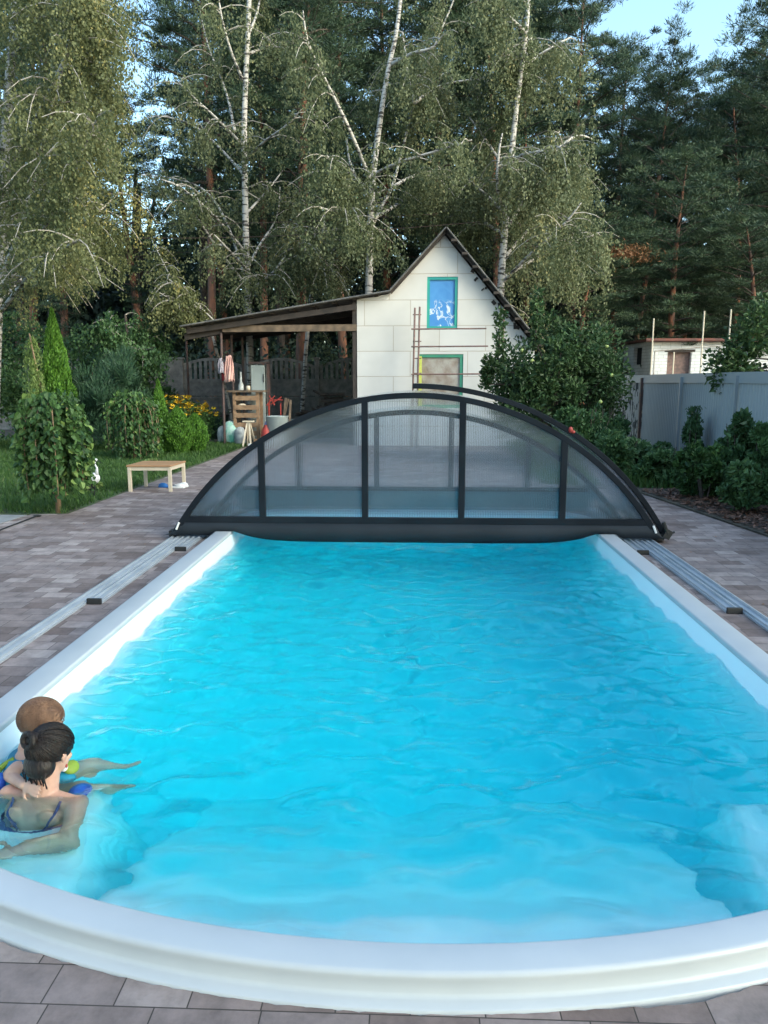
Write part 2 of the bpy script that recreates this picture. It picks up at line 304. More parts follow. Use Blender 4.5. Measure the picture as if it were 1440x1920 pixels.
# ---------------------------------------------------------------- pool outline
def outline():
    pts = []
    # near arc radius 3.1 about (0,4.95) ; corner fillets radius .7
    th0 = math.atan2(-2.133, -1.1)
    pts += [(-1.8, y) for y in np.linspace(8.2, 2.95, 60)]
    a = [(-1.1 + .7*math.cos(t), 2.817+.7*math.sin(t)) for t in np.linspace(-math.pi, th0, 16)]
    pts += a
    pts += [(3.1*math.cos(t), 4.95+3.1*math.sin(t)) for t in np.linspace(th0, -math.pi-th0, 60)[1:-1]]
    pts += [(1.1 + .7*math.cos(t), 2.817+.7*math.sin(t)) for t in np.linspace(-math.pi-th0, 0, 16)]
    pts += [(1.8, y) for y in np.linspace(2.95, 8.2, 60)]
    pts += [(1.4 + .4*math.cos(t), 8.2+.4*math.sin(t)) for t in np.linspace(0, math.pi/2, 9)[1:]]
    pts += [(x, 8.6) for x in np.linspace(1.3, -1.3, 24)]
    pts += [(-1.4 + .4*math.cos(t), 8.2+.4*math.sin(t)) for t in np.linspace(math.pi/2, math.pi, 9)[:-1]]
    return np.array(pts)
OUT = outline(); NO = len(OUT)
tang = np.roll(OUT, -1, 0)-np.roll(OUT, 1, 0); tang /= np.linalg.norm(tang, axis=1)[:, None]
NRM = np.stack([tang[:, 1], -tang[:, 0]], 1)     # outward for this (counter-clockwise) loop
if (NRM[100]@(OUT[100]-np.array([0, 5]))) < 0: NRM = -NRM
def off(d): return OUT + NRM*(d[:, None] if hasattr(d, '__len__') else d)
def loft(rings, closed_cap=None):
    V = np.concatenate(rings); n = NO; F_ = []
    for i in range(len(rings)-1):
        for k in range(n): F_.append((i*n+k, i*n+(k+1) % n, (i+1)*n+(k+1) % n, (i+1)*n+k))
    return V, F_
def ring(xy, z): return np.column_stack([xy, z if hasattr(z, '__len__') else np.full(len(xy), z)])
pool = thing('swimming_pool', 'white fibreglass swimming pool with raised rounded rim, full of turquoise water', 'swimming pool', (0, 5, 0))
near = np.clip(-NRM[:, 1], 0, 1)
cw = .16 - .045*near             # coping width
rings = [ring(off(.004), -.04), ring(off(0.0), -.012), ring(off(.002), -.004), ring(off(.007), 0.0), ring(off(.012), .001), ring(off(cw-.014), .002), ring(off(cw-.006), .0), ring(off(cw-.001), -.006), ring(off(cw+.001), -.013), ring(off(cw-.002), -.024), ring(off(cw-.006), -.060), ring(off(cw-.002), -.069), ring(off(cw+.006), -.073), ring(off(cw+.030), -.075), ring(off(cw+.034), -.080), ring(off(cw+.034), -.14)]
V, F_ = loft(rings); mb = MB(); mb.add(V, F_); o = mb.build('coping', M['gel'], pool, smo=True)
# basin: scaled rings towards a spine, height field with seats and steps
spine_y = np.clip(OUT[:, 1], 4.6, 6.7); S = np.column_stack([np.zeros(NO), spine_y])
def sstep(a, b, x): t = np.clip((x-a)/(b-a), 0, 1); return t*t*(3-2*t)
ss = [1, .998, .99, .985, .978, .972, .966, .960, .952, .944, .935, .925, .91, .895, .88, .865] + list(np.linspace(.85, 0.02, 44))
wz = np.interp(ss[::-1], [0, .865, .88, .90, .915, .935, .940, .952, .960, .966, .999, 1][0:12], [-1.42, -1.42, -1.40, -1.30, -1.0, -.78, -.75, -.735, -.73, -.70, -.04, -.03])[::-1]
rings = []
for s_, z in zip(ss, wz):
    xy = S + (OUT-S)*s_; x, y = xy[:, 0], xy[:, 1]
    zz = np.full(NO, z)
    # corner seats
    dx = (1.22 + .16*(y-2.4)) - np.abs(x); dy = y-3.02
    dd = np.maximum(dx, dy); sh = -.36 - 1.0*sstep(0.0, .13, dd)
    # central broad steps
    arc = 4.95-np.sqrt(np.clip(3.1**2-x**2, 0, None))      # rim line
    q = y-arc
    qq = q+.12*np.abs(x)+.10*np.array([mnoise.noise(Vector((a*1.7, b*1.7, 3.3))) for a, b in xy]); st = -.27 - .17*sstep(.30, .66, qq) - .22*sstep(.60, 1.15, qq) - .30*sstep(1.0, 1.6, qq) - .50*sstep(1.5, 2.2, qq)
    st = np.where(np.abs(x) > 1.05, st - .25*sstep(1.05, 1.15, np.abs(x)), st)
    zz = np.maximum(zz, np.minimum(np.maximum(sh, st), z if s_ > .966 else 9))
    rings.append(ring(xy, zz))
V, F_ = loft(rings); V = list(map(tuple, V)); V.append((0, 5.65, -1.42)); k = len(V)-1; b0 = (len(rings)-1)*NO
F_ += [(b0+i, b0+(i+1) % NO, k) for i in range(NO)]
mb = MB(); mb.add(V, F_); mb.build('basin', M['basin'], pool, smo=True)
# water: closed body, rippled top
def wz_(x, y):
    v = 0
    v += .011*mnoise.noise(Vector((x*1.2, y*1.9, .3))) + .036*mnoise.noise(Vector((x*2.9+2+.3*math.sin(y*3), y*5.2, 4.3))) + .023*mnoise.noise(Vector((x*6.2, y*10.5, 9.1))) + .0042*mnoise.noise(Vector((x*15, y*22, 2.1)))
    r = math.hypot(x+1.25, y-2.9); v += .004*math.sin(r*34)*math.exp(-r*1.3)
    return v
WL = -.150
OW = OUT + NRM*.012; ymin, ymax = OW[:, 1].min(), OW[:, 1].max()
rt = OW[OW[:, 0] > 0]; rt = rt[np.argsort(rt[:, 1], kind='stable')]
near_y = np.concatenate([ymin+.0004+(1.25)*np.linspace(0, 1, 60)**2]); rows = np.concatenate([near_y, np.arange(near_y[-1]+.02, ymax-.42, .02), ymax-.42*np.linspace(1, 0, 30)[:-1]**2, [ymax-.0004]])
nR, nC = len(rows), 190; V = []
for y in rows:
    if y < 4: w_ = np.interp(y, rt[:, 1], rt[:, 0]) 
    else: w_ = np.interp(y, rt[:, 1], rt[:, 0])
    for u in np.linspace(-1, 1, nC): x = w_*u; V.append((x, y, WL+wz_(x, y)))
F_ = [(i*nC+j, i*nC+j+1, (i+1)*nC+j+1, (i+1)*nC+j) for i in range(nR-1) for j in range(nC-1)]
loop = list(range(nC)) + [i*nC+nC-1 for i in range(1, nR)] + [(nR-1)*nC+j for j in range(nC-2, -1, -1)] + [i*nC for i in range(nR-2, 0, -1)]
k0 = len(V); V += [(V[i][0], V[i][1], -1.7) for i in loop]; nl = len(loop)
F_ += [(loop[(i+1) % nl], loop[i], k0+i, k0+(i+1) % nl) for i in range(nl)]; F_.append(tuple(range(k0, k0+nl)))
me = bpy.data.meshes.new('water'); me.from_pydata(V, [], F_)
bm = bmesh.new(); bm.from_mesh(me); bmesh.ops.recalc_face_normals(bm, faces=bm.faces); bm.to_mesh(me); bm.free()
wo = smooth(link_mesh('water', me, M['water'])); kind(wo, 'structure')
wo.data.polygons[len(wo.data.polygons)-1].use_smooth = False
# ---------------------------------------------------------------- ground sheets
def sheet(name, outer, hole, z, m, th=.06, parent=None):
    bm = bmesh.new(); loops = []
    for L in [outer] + ([hole] if hole is not None else []):
        vs = [bm.verts.new((p[0], p[1], z)) for p in L]; loops.append(vs)
        for i in range(len(vs)): bm.edges.new((vs[i], vs[(i+1) % len(vs)]))
    bmesh.ops.triangle_fill(bm, edges=bm.edges[:], use_beauty=True)
    for f in bm.faces:
        f.normal_update()
        if f.normal.z < 0: f.normal_flip()
    if th:
        for vs in loops:
            lo = [bm.verts.new((v.co.x, v.co.y, z-th)) for v in vs]
            for i in range(len(vs)): bm.faces.new((vs[i], vs[(i+1) % len(vs)], lo[(i+1) % len(vs)], lo[i]))
    me = bpy.data.meshes.new(name); bm.to_mesh(me); bm.free(); return link_mesh(name, me, m, parent)
hole = [(-1.95, 2.4), (1.95, 2.4), (1.95, 8.42), (-1.95, 8.42)]
hole2 = OUT + NRM*.1
kind(sheet('ground', [(-260, -60), (260, -60), (260, 400), (-260, 400)], hole2, -.125, M['soil'], 0), 'structure')
rag = np.array([.034 + .006*mnoise.noise(Vector((p[0]*7, p[1]*7, 0))) + .075*max(0, -.08+ mnoise.noise(Vector((p[0]*2.5, p[1]*2.5+9, 3)))) for p in OUT])
hp = OUT + NRM*(cw + rag)[:, None]
hp = np.repeat(hp, 2, axis=0); hp[1::2] = (hp[0::2]+np.roll(hp[0::2], -1, 0))/2; hp += rng.normal(0, .0025, hp.shape)
pv_outer = [(-14, -5), (9, -5), (4.3, 3), (3.57, 7.73), (3.1, 11.0), (2.3, 11.3), (2.0, 17.9), (2.0, 20.5), (-9, 20.5), (-9, 19.0), (-3.87, 18.7), (-4.08, 8.8), (-4.5, 8.76), (-4.55, 7.85), (-14, 4.2)]
kind(sheet('pavement', pv_outer, hp, ZP, M['paving'], .055), 'structure')
kind(sheet('concrete_slab', [(-4.53, 8.72), (-4.58, 7.9), (-14, 4.28), (-14, 8.7)], None, -.086, M['conc'], .05), 'structure')
kind(sheet('lawn', [(-60, 8.80), (-4.10, 8.80), (-3.90, 18.68), (-9.0, 18.98), (-9, 20.52), (-60, 24)], None, -.092, M['grass_s'], .03), 'structure')
kind(sheet('path', [(-16, 15.0), (-6.9, 15.4), (-6.9, 16.3), (-16, 16.2)], None, -.08, M['conc'], .004), 'structure')
kind(sheet('garden_bed', [(9.05, -5), (60, -5), (60, 60), (2.06, 60), (2.06, 17.9), (2.35, 11.36), (3.15, 11.06), (3.62, 7.73), (4.35, 3)], None, -.08, M['soil'], .04), 'structure')

# ---------------------------------------------------------------- rails
def rail(x0, y0, y1, z=ZP):
    mb = MB(); wd = .098
    prof = [(-.049, 0), (-.049, .014), (-.040, .016), (-.038, .030), (-.022, .034), (-.018, .016), (-.004, .013), (.004, .013), (.018, .016), (.022, .034), (.038, .030), (.040, .016), (.049, .014), (.049, 0)]
    mb.prism([(x0+px, y0, z+pz) for px, pz in prof], (0, y1-y0, 0)); return mb
rail_data = [(-1, 2.155, 6.9, 'left', 'innermost shortest'), (-1, 2.26, 5.2, 'left', 'middle'), (-1, 2.365, -1.2, 'left', 'longest outer'),
             (1, 2.085, 6.92, 'right', 'innermost shortest'), (1, 2.19, 5.15, 'right', 'middle'), (1, 2.295, -1.2, 'right', 'longest outer')]
rails = []
for sg, x, y, side, which in rail_data:
    t = thing('track_rail', f'{which} aluminium track rail on the pavement along the {side} side of the pool', 'rail', (sg*x, y, ZP), 'enclosure rails beside the pool')
    rail(sg*x, y, 9.3).build('profile', M['alu'], t)
    MB().box((sg*x, y-.012, ZP+.021), (.104, .022, .042)).build('end_cap', M['black'], t, bevel=.003)
# ---------------------------------------------------------------- pool enclosure
enc = thing('pool_enclosure', 'low arched dark-framed polycarbonate pool enclosure pushed over the far end', 'pool enclosure', (0, 7.45, ZP))
def arcpt(Rr, zc, half, t, y): # t in [-1,1]
    am = math.asin(min(1, half/Rr)); a = am*t; return Vector((Rr*math.sin(a), y, zc+Rr*math.cos(a)))
def arch(mb, half, top, zb, y0, dep, th, t0=-1, t1=1, n=56, dr=0):
    h = top-zb; Rr = (half*half+h*h)/(2*h); zc = top-Rr; am = math.asin(half/Rr) if h < half else math.pi-math.asin(half/Rr)
    ro, ri = Rr+dr, Rr+dr-th; vs = []; fs = []
    for i in range(n+1):
        a = am*(t0+(t1-t0)*i/n)
        for r_, yy in ((ro, y0), (ri, y0), (ri, y0+dep), (ro, y0+dep)): vs.append((r_*math.sin(a), yy, zc+r_*math.cos(a)))
    for i in range(n):
        for k in range(4): fs.append((i*4+k, i*4+(k+1) % 4, i*4+4+(k+1) % 4, i*4+4+k))
    fs += [(0, 1, 2, 3), (n*4+3, n*4+2, n*4+1, n*4)]
    mb.add(vs, fs); return Rr, zc
ZB = -.03
mb = MB(); arch(mb, 2.40, 1.36, ZB, 7.40, .05, .055); arch(mb, 2.405, 1.372, ZB, 7.40, 1.5, .014)
bmA = MB(); arch(bmA, 2.40, 1.36, ZB, 7.40, .05, .055); fr = bmA.build('front_arch', M['frame'], enc, bevel=.004)
hA = 1.36-ZB; RA = (2.4**2+hA**2)/(2*hA); zcA = 1.36-RA
def ztop(x, RR=None, zc=None, inset=.05): RR = RR or RA; zc = zcA if zc is None else zc; return zc+math.sqrt((RR-inset)**2-x*x)
MB().box((0, 7.425, .118), (4.58, .045, .06)).build('bottom_bar', M['frame'], enc, bevel=.004)
for x in (-1.485, -.475, .465, 1.44):
    MB().box((x, 7.422, (.148+ztop(x)+.02)/2), (.062, .042, ztop(x)+.02-.148)).build('mullion', M['frame'], enc, bevel=.004)
# front glazing, slightly behind the frame
def glaze(x0, x1, y, zb, RR, zc, name='glazing'):
    xs = np.linspace(x0, x1, 24); zt = [max(zb+.001, zc+math.sqrt(max(0, (RR-.03)**2-x*x))) for x in xs]
    mb = MB(); n = len(xs); mb.add([(x, y, zb) for x in xs]+[(x, y, z) for x, z in zip(xs, zt)], [(i, i+1, n+i+1, n+i) for i in range(n-1)])
    mb.v = []; mb.f = []
    mb.add([(x, yy, zb) for yy in (y, y+.008) for x in xs]+[(x, yy, z) for yy in (y, y+.008) for x, z in zip(xs, zt)], [(i, i+1, 2*n+i+1, 2*n+i) for i in range(n-1)]+[(n+i, 3*n+i, 3*n+i+1, n+i+1) for i in range(n-1)]+[(i, n+i, n+i+1, i+1) for i in range(n-1)]+[(2*n+i, 2*n+i+1, 3*n+i+1, 3*n+i) for i in range(n-1)]+[(0, 2*n, 3*n, n), (n-1, 2*n-1, 4*n-1, 3*n-1)])
    return mb.build(name, M['polyf'], enc)
bx = [-2.22, -1.485, -.475, .465, 1.44, 2.22]
for a, b in zip(bx[:-1], bx[1:]): glaze(a, b, 7.435, .13, RA, zcA)
# lower rubber flap: curves down between the copings
xs = np.linspace(-2.46, 2.46, 80); mbf = MB()
def zlow(x):
    ax = abs(x)
    if ax > 1.97: return -.036
    if ax > 1.76: return .004
    return .004 - .10*(1-(ax/1.76)**8)
n = len(xs); top = [(x, 7.405-.0, .09) for x in xs]
mid = [(x, 7.396, (.09+zlow(x))/2) for x in xs]
ends = [(x, 7.392, zlow(x)) for x in xs]
clip = lambda x: zcA+math.sqrt(max(0.0, RA*RA-x*x)) if abs(x) < RA else -1
rows = []
for rr in (top, mid, ends): rows.append([(x, y, min(z, max(clip(x)+.01, -.036))) for x, y, z in rr])
vs = sum(rows, []); vs += [(x, y+.012, z) for x, y, z in vs]
fs = [(r*n+i, r*n+i+1, (r+1)*n+i+1, (r+1)*n+i) for r in range(2) for i in range(n-1)]
fs += [(3*n+a, 3*n+d, 3*n+c, 3*n+b) for a, b, c, d in fs] + [(i, 3*n+i, 3*n+i+1, i+1) for i in range(n-1)] + [(2*n+i, 2*n+i+1, 5*n+i+1, 5*n+i) for i in range(n-1)]
mbf.add(vs, fs).build('rubber_flap', M['rubber'], enc, smo=True)
# roof shells of the three nested segments
for (hf, tp, y0, y1, nm) in ((2.39, 1.352, 7.45, 9.15, 'roof_sheet'), (2.19, 1.175, 7.85, 9.0, 'roof_sheet')):
    m_ = MB(); arch(m_, hf, tp, ZB, y0, y1-y0, .01); m_.build(nm, M['poly'], enc, smo=False)
    if hf < 2.38:
        m_ = MB(); arch(m_, hf+.005, tp+.006, ZB, y0-.04, .045, .05); m_.build('inner_arch', M['frame'], enc, bevel=.004)
    for a in ((-.98, .98) if hf < 2.3 else (-.98, -.5, .5, .98)):
        h_ = tp-ZB; RR = (hf*hf+h_*h_)/(2*h_); zc = tp-RR; am = math.asin(hf/RR)*a
        m_ = MB(); m_.box(((RR-.02)*math.sin(am), (y0+y1)/2, zc+(RR-.02)*math.cos(am)), (.05, y1-y0, .03), ry=am); m_.build('roof_bar', M['frame'], enc)
h_ = 1.175-ZB; RC = (2.19**2+h_**2)/(2*h_); zcC = 1.175-RC
for x in (-1.36, -.44, .43, 1.33):
    MB().box((x, 9.05, (.2+ztop(x, RC, zcC))/2), (.06, .04, ztop(x, RC, zcC)-.2)).build('rear_mullion', M['frame'], enc)
MB().box((0, 9.05, .20), (4.1, .04, .05)).build('rear_bar', M['frame'], enc)
MB().box((0, 9.06, .06), (4.2, .02, .24)).build('rear_flap', M['tealflap'], enc)
mbg = MB(); xs = np.linspace(-2.05, 2.05, 60); n = 60
mbg.add([(x, 9.065, .2) for x in xs]+[(x, 9.065, ztop(x, RC, zcC, .02)) for x in xs], [(i, i+1, n+i+1, n+i) for i in range(n-1)]); mbg.build('rear_glazing', M['poly'], enc)
# raised right-hand hatch, hinged at the ridge
m_ = MB(); arch(m_, 2.40, 1.36, ZB, 7.50, .07, .05, t0=-.005, t1=1.02, dr=.085); hh = m_.build('side_hatch', M['frame'], enc, bevel=.004)
m_ = MB(); arch(m_, 2.40, 1.36, ZB, 7.57, 1.2, .01, t0=0, t1=1.0, dr=.08); m_.build('hatch_sheet', M['poly'], enc)
p = at(1070, 806, 7.5); MB().ellip(p, (.022, .018, .03)).ellip(p+Vector((.025, 0, -.02)), (.02, .015, .015)).build('red_catch', M['red'], enc)
p = Vector((2.47, 7.46, .0)); MB().box(p, (.07, .09, .09), ry=.5).tube([p, p+Vector((.07, -.02, .02))], .012, 8).tube([p+Vector((-.05, -.03, .12)), p+Vector((0, -.03, .0))], .02, 8).build('latch', M['black'], enc, bevel=.003)
for sg in (-1, 1):
    q = Vector((sg*2.315, 7.388, .055)); MB().tube([q+Vector((-sg*.0, 0, .035)), q+Vector((sg*.03, 0, -.035))], .011, 8).build('keyhole_plate', M['whitep'], enc)
    for yy in (7.5, 8.6): MB().box((sg*2.39, yy, -.035), (.10, .12, .06)).build('wheel_block', M['black'], enc, bevel=.004)

# ---------------------------------------------------------------- shed with carport
HY = 18.2
def P(x, y, D=HY): return at(x, y, D)
house = thing('foam_block_house', 'narrow steep-gabled house clad in white foam blocks, boarded windows', 'house', (P(830, 700).x, HY, -.12))
zb = -.125
A = P(669, 562); B = P(728, 551); T = P(834, 441); X2 = P(1003, 650)
wall = [(A.x, HY, zb), (X2.x, HY, zb), (X2.x, HY, X2.z), (T.x, HY, T.z), (B.x, HY, B.z), (A.x, HY, A.z)]
# openings: build the wall as strips around two windows
u0, u1, v0, v1 = P(801, 519).x, P(859, 519).x, P(801, 617).z, P(801, 519).z
l0, l1, m0, m1 = P(785, 664).x, P(869, 664).x, P(785, 765).z, P(785, 664).z
def gz(x):   # gable line height
    pts = [(A.x, A.z), (B.x, B.z), (T.x, T.z), (X2.x, X2.z)]
    return float(np.interp(x, [p[0] for p in pts], [p[1] for p in pts]))
xs = sorted(set([A.x, B.x, T.x, X2.x, u0, u1, l0, l1])); mb = MB()
for a, b in zip(xs[:-1], xs[1:]):
    cuts = []
    if a >= l0-1e-6 and b <= l1+1e-6: cuts.append((m0, m1))
    if a >= u0-1e-6 and b <= u1+1e-6: cuts.append((v0, v1))
    z = zb
    for c0_, c1_ in sorted(cuts): mb.prism([(a, HY, z), (b, HY, z), (b, HY, c0_), (a, HY, c0_)], (0, .25, 0)); z = c1_
    mb.prism([(a, HY, z), (b, HY, z), (b, HY, gz(b)), (a, HY, gz(a))], (0, .25, 0))
hw = mb.build('wall', M['foam'], house)
mb = MB(); mb.prism([(A.x, HY+.25, zb), (A.x+.2, HY+.25, zb), (A.x+.2, HY+.25, A.z), (A.x, HY+.25, A.z)], (0, 5, 0)); mb.build('side_wall', M['foam'], house); mb = MB(); mb.prism([(X2.x-.2, HY+.25, zb), (X2.x, HY+.25, zb), (X2.x, HY+.25, X2.z), (X2.x-.2, HY+.25, X2.z)], (0, 5, 0))
mb.build('side_wall', M['foam'], house)
# roof: two steep slopes, corrugated slate
def slope(mb, a, b, y0, y1, th, n=40, amp=.012):
    a = Vector(a); b = Vector(b)
    ys = np.linspace(y0, y1, n*2+1); vs = []; nrm = Vector((-(b.z-a.z), 0, b.x-a.x)).normalized()
    if nrm.z < 0: nrm = -nrm
    for y in ys:
        h = amp*math.sin((y-y0)*2*math.pi/.15)
        for p in (a, b):
            vs.append((p.x+nrm.x*(h+th), y, p.z+nrm.z*(h+th))); vs.append((p.x+nrm.x*h, y, p.z+nrm.z*h))
    m_ = len(ys); fs = []
    for i in range(m_-1):
        k = i*4; fs += [(k, k+2, k+6, k+4), (k+1, k+5, k+7, k+3), (k, k+4, k+5, k+1), (k+2, k+3, k+7, k+6)]
    fs += [(0, 1, 3, 2), ((m_-1)*4, (m_-1)*4+2, (m_-1)*4+3, (m_-1)*4+1)]
    mb.add(vs, fs)
RT = P(836, 431); RL = P(733, 546); RR_ = P(1012, 648)
mb = MB(); slope(mb, (RT.x-.0, 0, RT.z), (RL.x, 0, RL.z), HY-.30, HY+5.2, .02, 60); slope(mb, (RT.x+.0, 0, RT.z), (RR_.x, 0, RR_.z), HY-.30, HY+5.2, .02, 60)
rf = mb.build('roof', M['slate'], house)
mb = MB()
for a, b in ((RT, RL), (RT, RR_)):
    a = Vector((a.x, 0, a.z-.05)); b = Vector((b.x, 0, b.z-.05))
    for yy in (HY-.12, ): mb.bar((a.x, yy, a.z), (b.x, yy, b.z), .06, .10, up=(0, 1, 0))
    nn = 9
    for k in range(nn if b.x > a.x else 0):
        q = a.lerp(b, (k+.7)/nn); mb.box((q.x, HY-.1, q.z-.02), (.12, .42, .05))
mb.build('rafter', M['dwood'], rf)
# torn foam / black patches near the right verge
mb = MB()
for k in range(16):
    q = P(880+k*7+rng.uniform(-4, 4), 497+k*9+rng.uniform(-4, 10)); 
    if q.z < gz(q.x)-.03: MB().box((q.x, HY-.012, q.z), (rng.uniform(.03, .09), .02, rng.uniform(.04, .16)), ry=rng.uniform(-1, 1)).build('verge_patch', M['dwood'], hw)
def bluefilm():
    m, t, p = newmat('blue_film'); tc = N(t, 'TexCoord'); n = N(t, 'TexNoise'); n.inputs['Scale'].default_value = 3.1; n.inputs['Detail'].default_value = 5; n.inputs['Distortion'].default_value = 1.2; t.links.new(tc.outputs['Object'], n.inputs[0])
    s = N(t, 'SeparateXYZ'); t.links.new(tc.outputs['Object'], s.inputs[0])
    r1 = N(t, 'ValToRGB'); r1.color_ramp.elements[0].color = (.03, .17, .50, 1); r1.color_ramp.elements[1].color = (.10, .33, .62, 1); t.links.new(n.outputs[0], r1.inputs[0])
    r2 = N(t, 'ValToRGB'); e = r2.color_ramp.elements; e[0].position = .47; e[0].color = (0, 0, 0, 1); e[1].position = .5; e[1].color = (1, 1, 1, 1); q = e.new(.53); q.color = (0, 0, 0, 1); t.links.new(n.outputs[0], r2.inputs[0])
    mr = N(t, 'MapRange'); mr.inputs[1].default_value = (v0+v1)/2+.1; mr.inputs[2].default_value = (v0+v1)/2-.05; t.links.new(s.outputs[2], mr.inputs[0])
    mu = N(t, 'Math', operation='MULTIPLY'); t.links.new(r2.outputs[0], mu.inputs[0]); t.links.new(mr.outputs[0], mu.inputs[1])
    mx = N(t, 'MixRGB'); t.links.new(mu.outputs[0], mx.inputs[0]); t.links.new(r1.outputs[0], mx.inputs[1]); mx.inputs[2].default_value = (.75, .78, .78, 1)
    t.links.new(mx.outputs[0], p.inputs['Base Color']); p.inputs['Roughness'].default_value = .4; return m
def window(x0, x1, z0, z1, fm, pm, fw, extra=None):
    w_ = MB(); yy = HY+.05
    w_.box(((x0+x1)/2, yy, z1-fw/2), (x1-x0, .07, fw)).box(((x0+x1)/2, yy, z0+fw/2), (x1-x0, .07, fw))
    w_.box((x0+fw/2, yy, (z0+z1)/2), (fw, .066, z1-z0-2*fw)).box((x1-fw/2, yy, (z0+z1)/2), (fw, .066, z1-z0-2*fw))
    wd = w_.build('window', fm, house); MB().box(((x0+x1)/2, yy+.01, (z0+z1)/2), (x1-x0-2*fw, .02, z1-z0-2*fw)).build('pane', pm, wd); return wd
w1 = window(u0, u1, v0, v1, M['tealf'], bluefilm(), .065)
w2 = window(l0, l1, m0, m1, M['greenf'], M['film'], .075)
MB().box((l0+.04, HY-.005, (m0+m1)/2), (.07, .05, m1-m0-.1)).build('foam_bead', M['yfoam'], w2)
# carport
cp = thing('carport', 'dark lean-to carport on thin posts, attached left of the white house', 'carport', (P(500, 830).x, HY, ZP))
CL = P(338, 613, HY-.2); CR = P(733, 546, HY-.2)
mb = MB(); slope(mb, (CL.x, 0, CL.z), (CR.x, 0, CR.z+.0), HY-.25, HY+4.4, .018, 50, .018); cr = mb.build('roof', M['slate'], cp)
mb = MB()
for yy in (HY-.05, HY+1.5, HY+3, HY+4.3): mb.bar((CL.x+.1, yy, CL.z-.09), (A.x-.02, yy, CR.z-.20-(CR.x-A.x)*(CR.z-CL.z)/(CR.x-CL.x)*1.0), .06, .12)
mb.build('rafter', M['dwood'], cr)
mb = MB()
for k in range(10):
    q = CL.lerp(CR, (k+.3)/10); mb.box((q.x, HY+2.05, q.z-.035), (.09, 4.3, .025), ry=-math.atan2(CR.z-CL.z, CR.x-CL.x))
mb.build('batten', M['dwood'], cr)
b0_ = P(417, 619); b1_ = P(667, 616)
MB().bar((P(345, 630).x, HY+.06, P(345, 632).z), (b0_.x, HY+.06, b0_.z), .05, .14).build('beam', M['dwood'], cp)
MB().bar((b0_.x, HY+.02, b0_.z+.03), (A.x-.01, HY+.02, b1_.z+.02), .07, .15).build('beam', M['wood'], cp)
for (px, dy) in ((417, 0), (436, .9), (456, 2.0), (352, 4.2), (470, 4.2)):
    q = P(px, 700, HY+dy+.05); MB().tube([(q.x, q.y, ZP), (q.x, q.y, P(417, 625).z+.02)], .032, 8).build('post', M['steel'], cp)
MB().bar((A.x-.06, HY+.06, ZP), (A.x-.06, HY+.06, A.z-.05), .09, .09).build('post', M['dwood'], cp)

# scaffold frame on the facade
sc_ = thing('scaffold_frame', 'rusty pipe scaffold frame standing before the house windows', 'scaffold', (P(780, 700, HY-.45).x, HY-.45, ZP))
SY = HY-.45
for (xa, ya, xb) in ((778, 577, 774), (787, 575, 783)):
    a = P(xa, ya, SY); b = P(xb, 740, SY); d = (b-a); b2 = a + d*((ZP-a.z)/d.z); MB().tube([a, b2], .022, 8).build('upright', M['rust'], sc_, smo=True)
for yy in (590, 640, 672, 700): 
    MB().tube([P(774, yy, SY), P(790, yy, SY)], .014, 6).build('rung', M['rust'], sc_)
for yy, x1_ in ((617, 912), (650, 915), (702, 905)): MB().tube([P(771, yy, SY-.03), P(x1_, yy-1, SY-.03)], .017, 8).build('ledger', M['rust'], sc_)
a = P(945, 580, SY); MB().tube([a, (a.x, SY, ZP)], .022, 8).build('upright', M['rust'], sc_)

# ---------------------------------------------------------------- rear concrete fence
FY = 24.0
def fence_panel(x0, x1, i):
    t = thing('concrete_fence', '', 'fence', ((x0+x1)/2, FY, -.125), 'concrete fence sections behind the carport')
    mb = MB()
    for k, (z0, z1) in enumerate(((-.12, .40), (.42, .92), (.94, 1.40))):
        mb.box(((x0+x1)/2, FY, (z0+z1)/2), (x1-x0, .05, z1-z0)); mb.box(((x0+x1)/2, FY-.03, z1-.04), (x1-x0, .03, .05))
    mb.build('lower_slab', M['fconc'], t)
    mb = MB(); n = 13; L = x1-x0
    top = lambda u: 1.80+.24*math.sin(math.pi*u)
    for k in range(n):
        u = (k+.5)/n; x = x0+L*u; mb.box((x, FY, (1.44+top(u))/2), (L/n*.52, .045, top(u)-1.44))
    pts = [(x0+L*u, top(u)) for u in np.linspace(0, 1, 13)]
    for (xa, za), (xb, zb_) in zip(pts[:-1], pts[1:]): mb.add([(xa, FY-.03, za-.02), (xb, FY-.03, zb_-.02), (xb, FY-.03, zb_+.06), (xa, FY-.03, za+.06), (xa, FY+.03, za-.02), (xb, FY+.03, zb_-.02), (xb, FY+.03, zb_+.06), (xa, FY+.03, za+.06)], [(0, 1, 2, 3), (4, 7, 6, 5), (0, 4, 5, 1), (3, 2, 6, 7), (0, 3, 7, 4), (1, 5, 6, 2)])
    mb.box(((x0+x1)/2, FY, 1.43), (L, .055, .06))
    mb.build('baluster_slab', M['fconc'], t); return t
xs_f = [-16.2, -14.0, -11.8, -9.6, -7.4, -5.2, -3.0, -.8, 1.4]
labs = ['concrete fence section at the far left behind the birch', 'concrete fence section behind the soft green pine shrub', 'concrete fence section behind the tall thuja',
        'concrete fence section half hidden left of the wide concrete pillar', 'concrete fence section with arched balusters between the wide pillar and the hanging robe',
        'concrete fence section behind the wooden shelf rack', 'concrete fence section with balusters behind the pine trunk in the carport', 'concrete fence section beside the white house wall, behind the log pile']
for i, (a, b) in enumerate(zip(xs_f[:-1], xs_f[1:])): fence_panel(a+.06, b-.06, i)['label'] = labs[i]
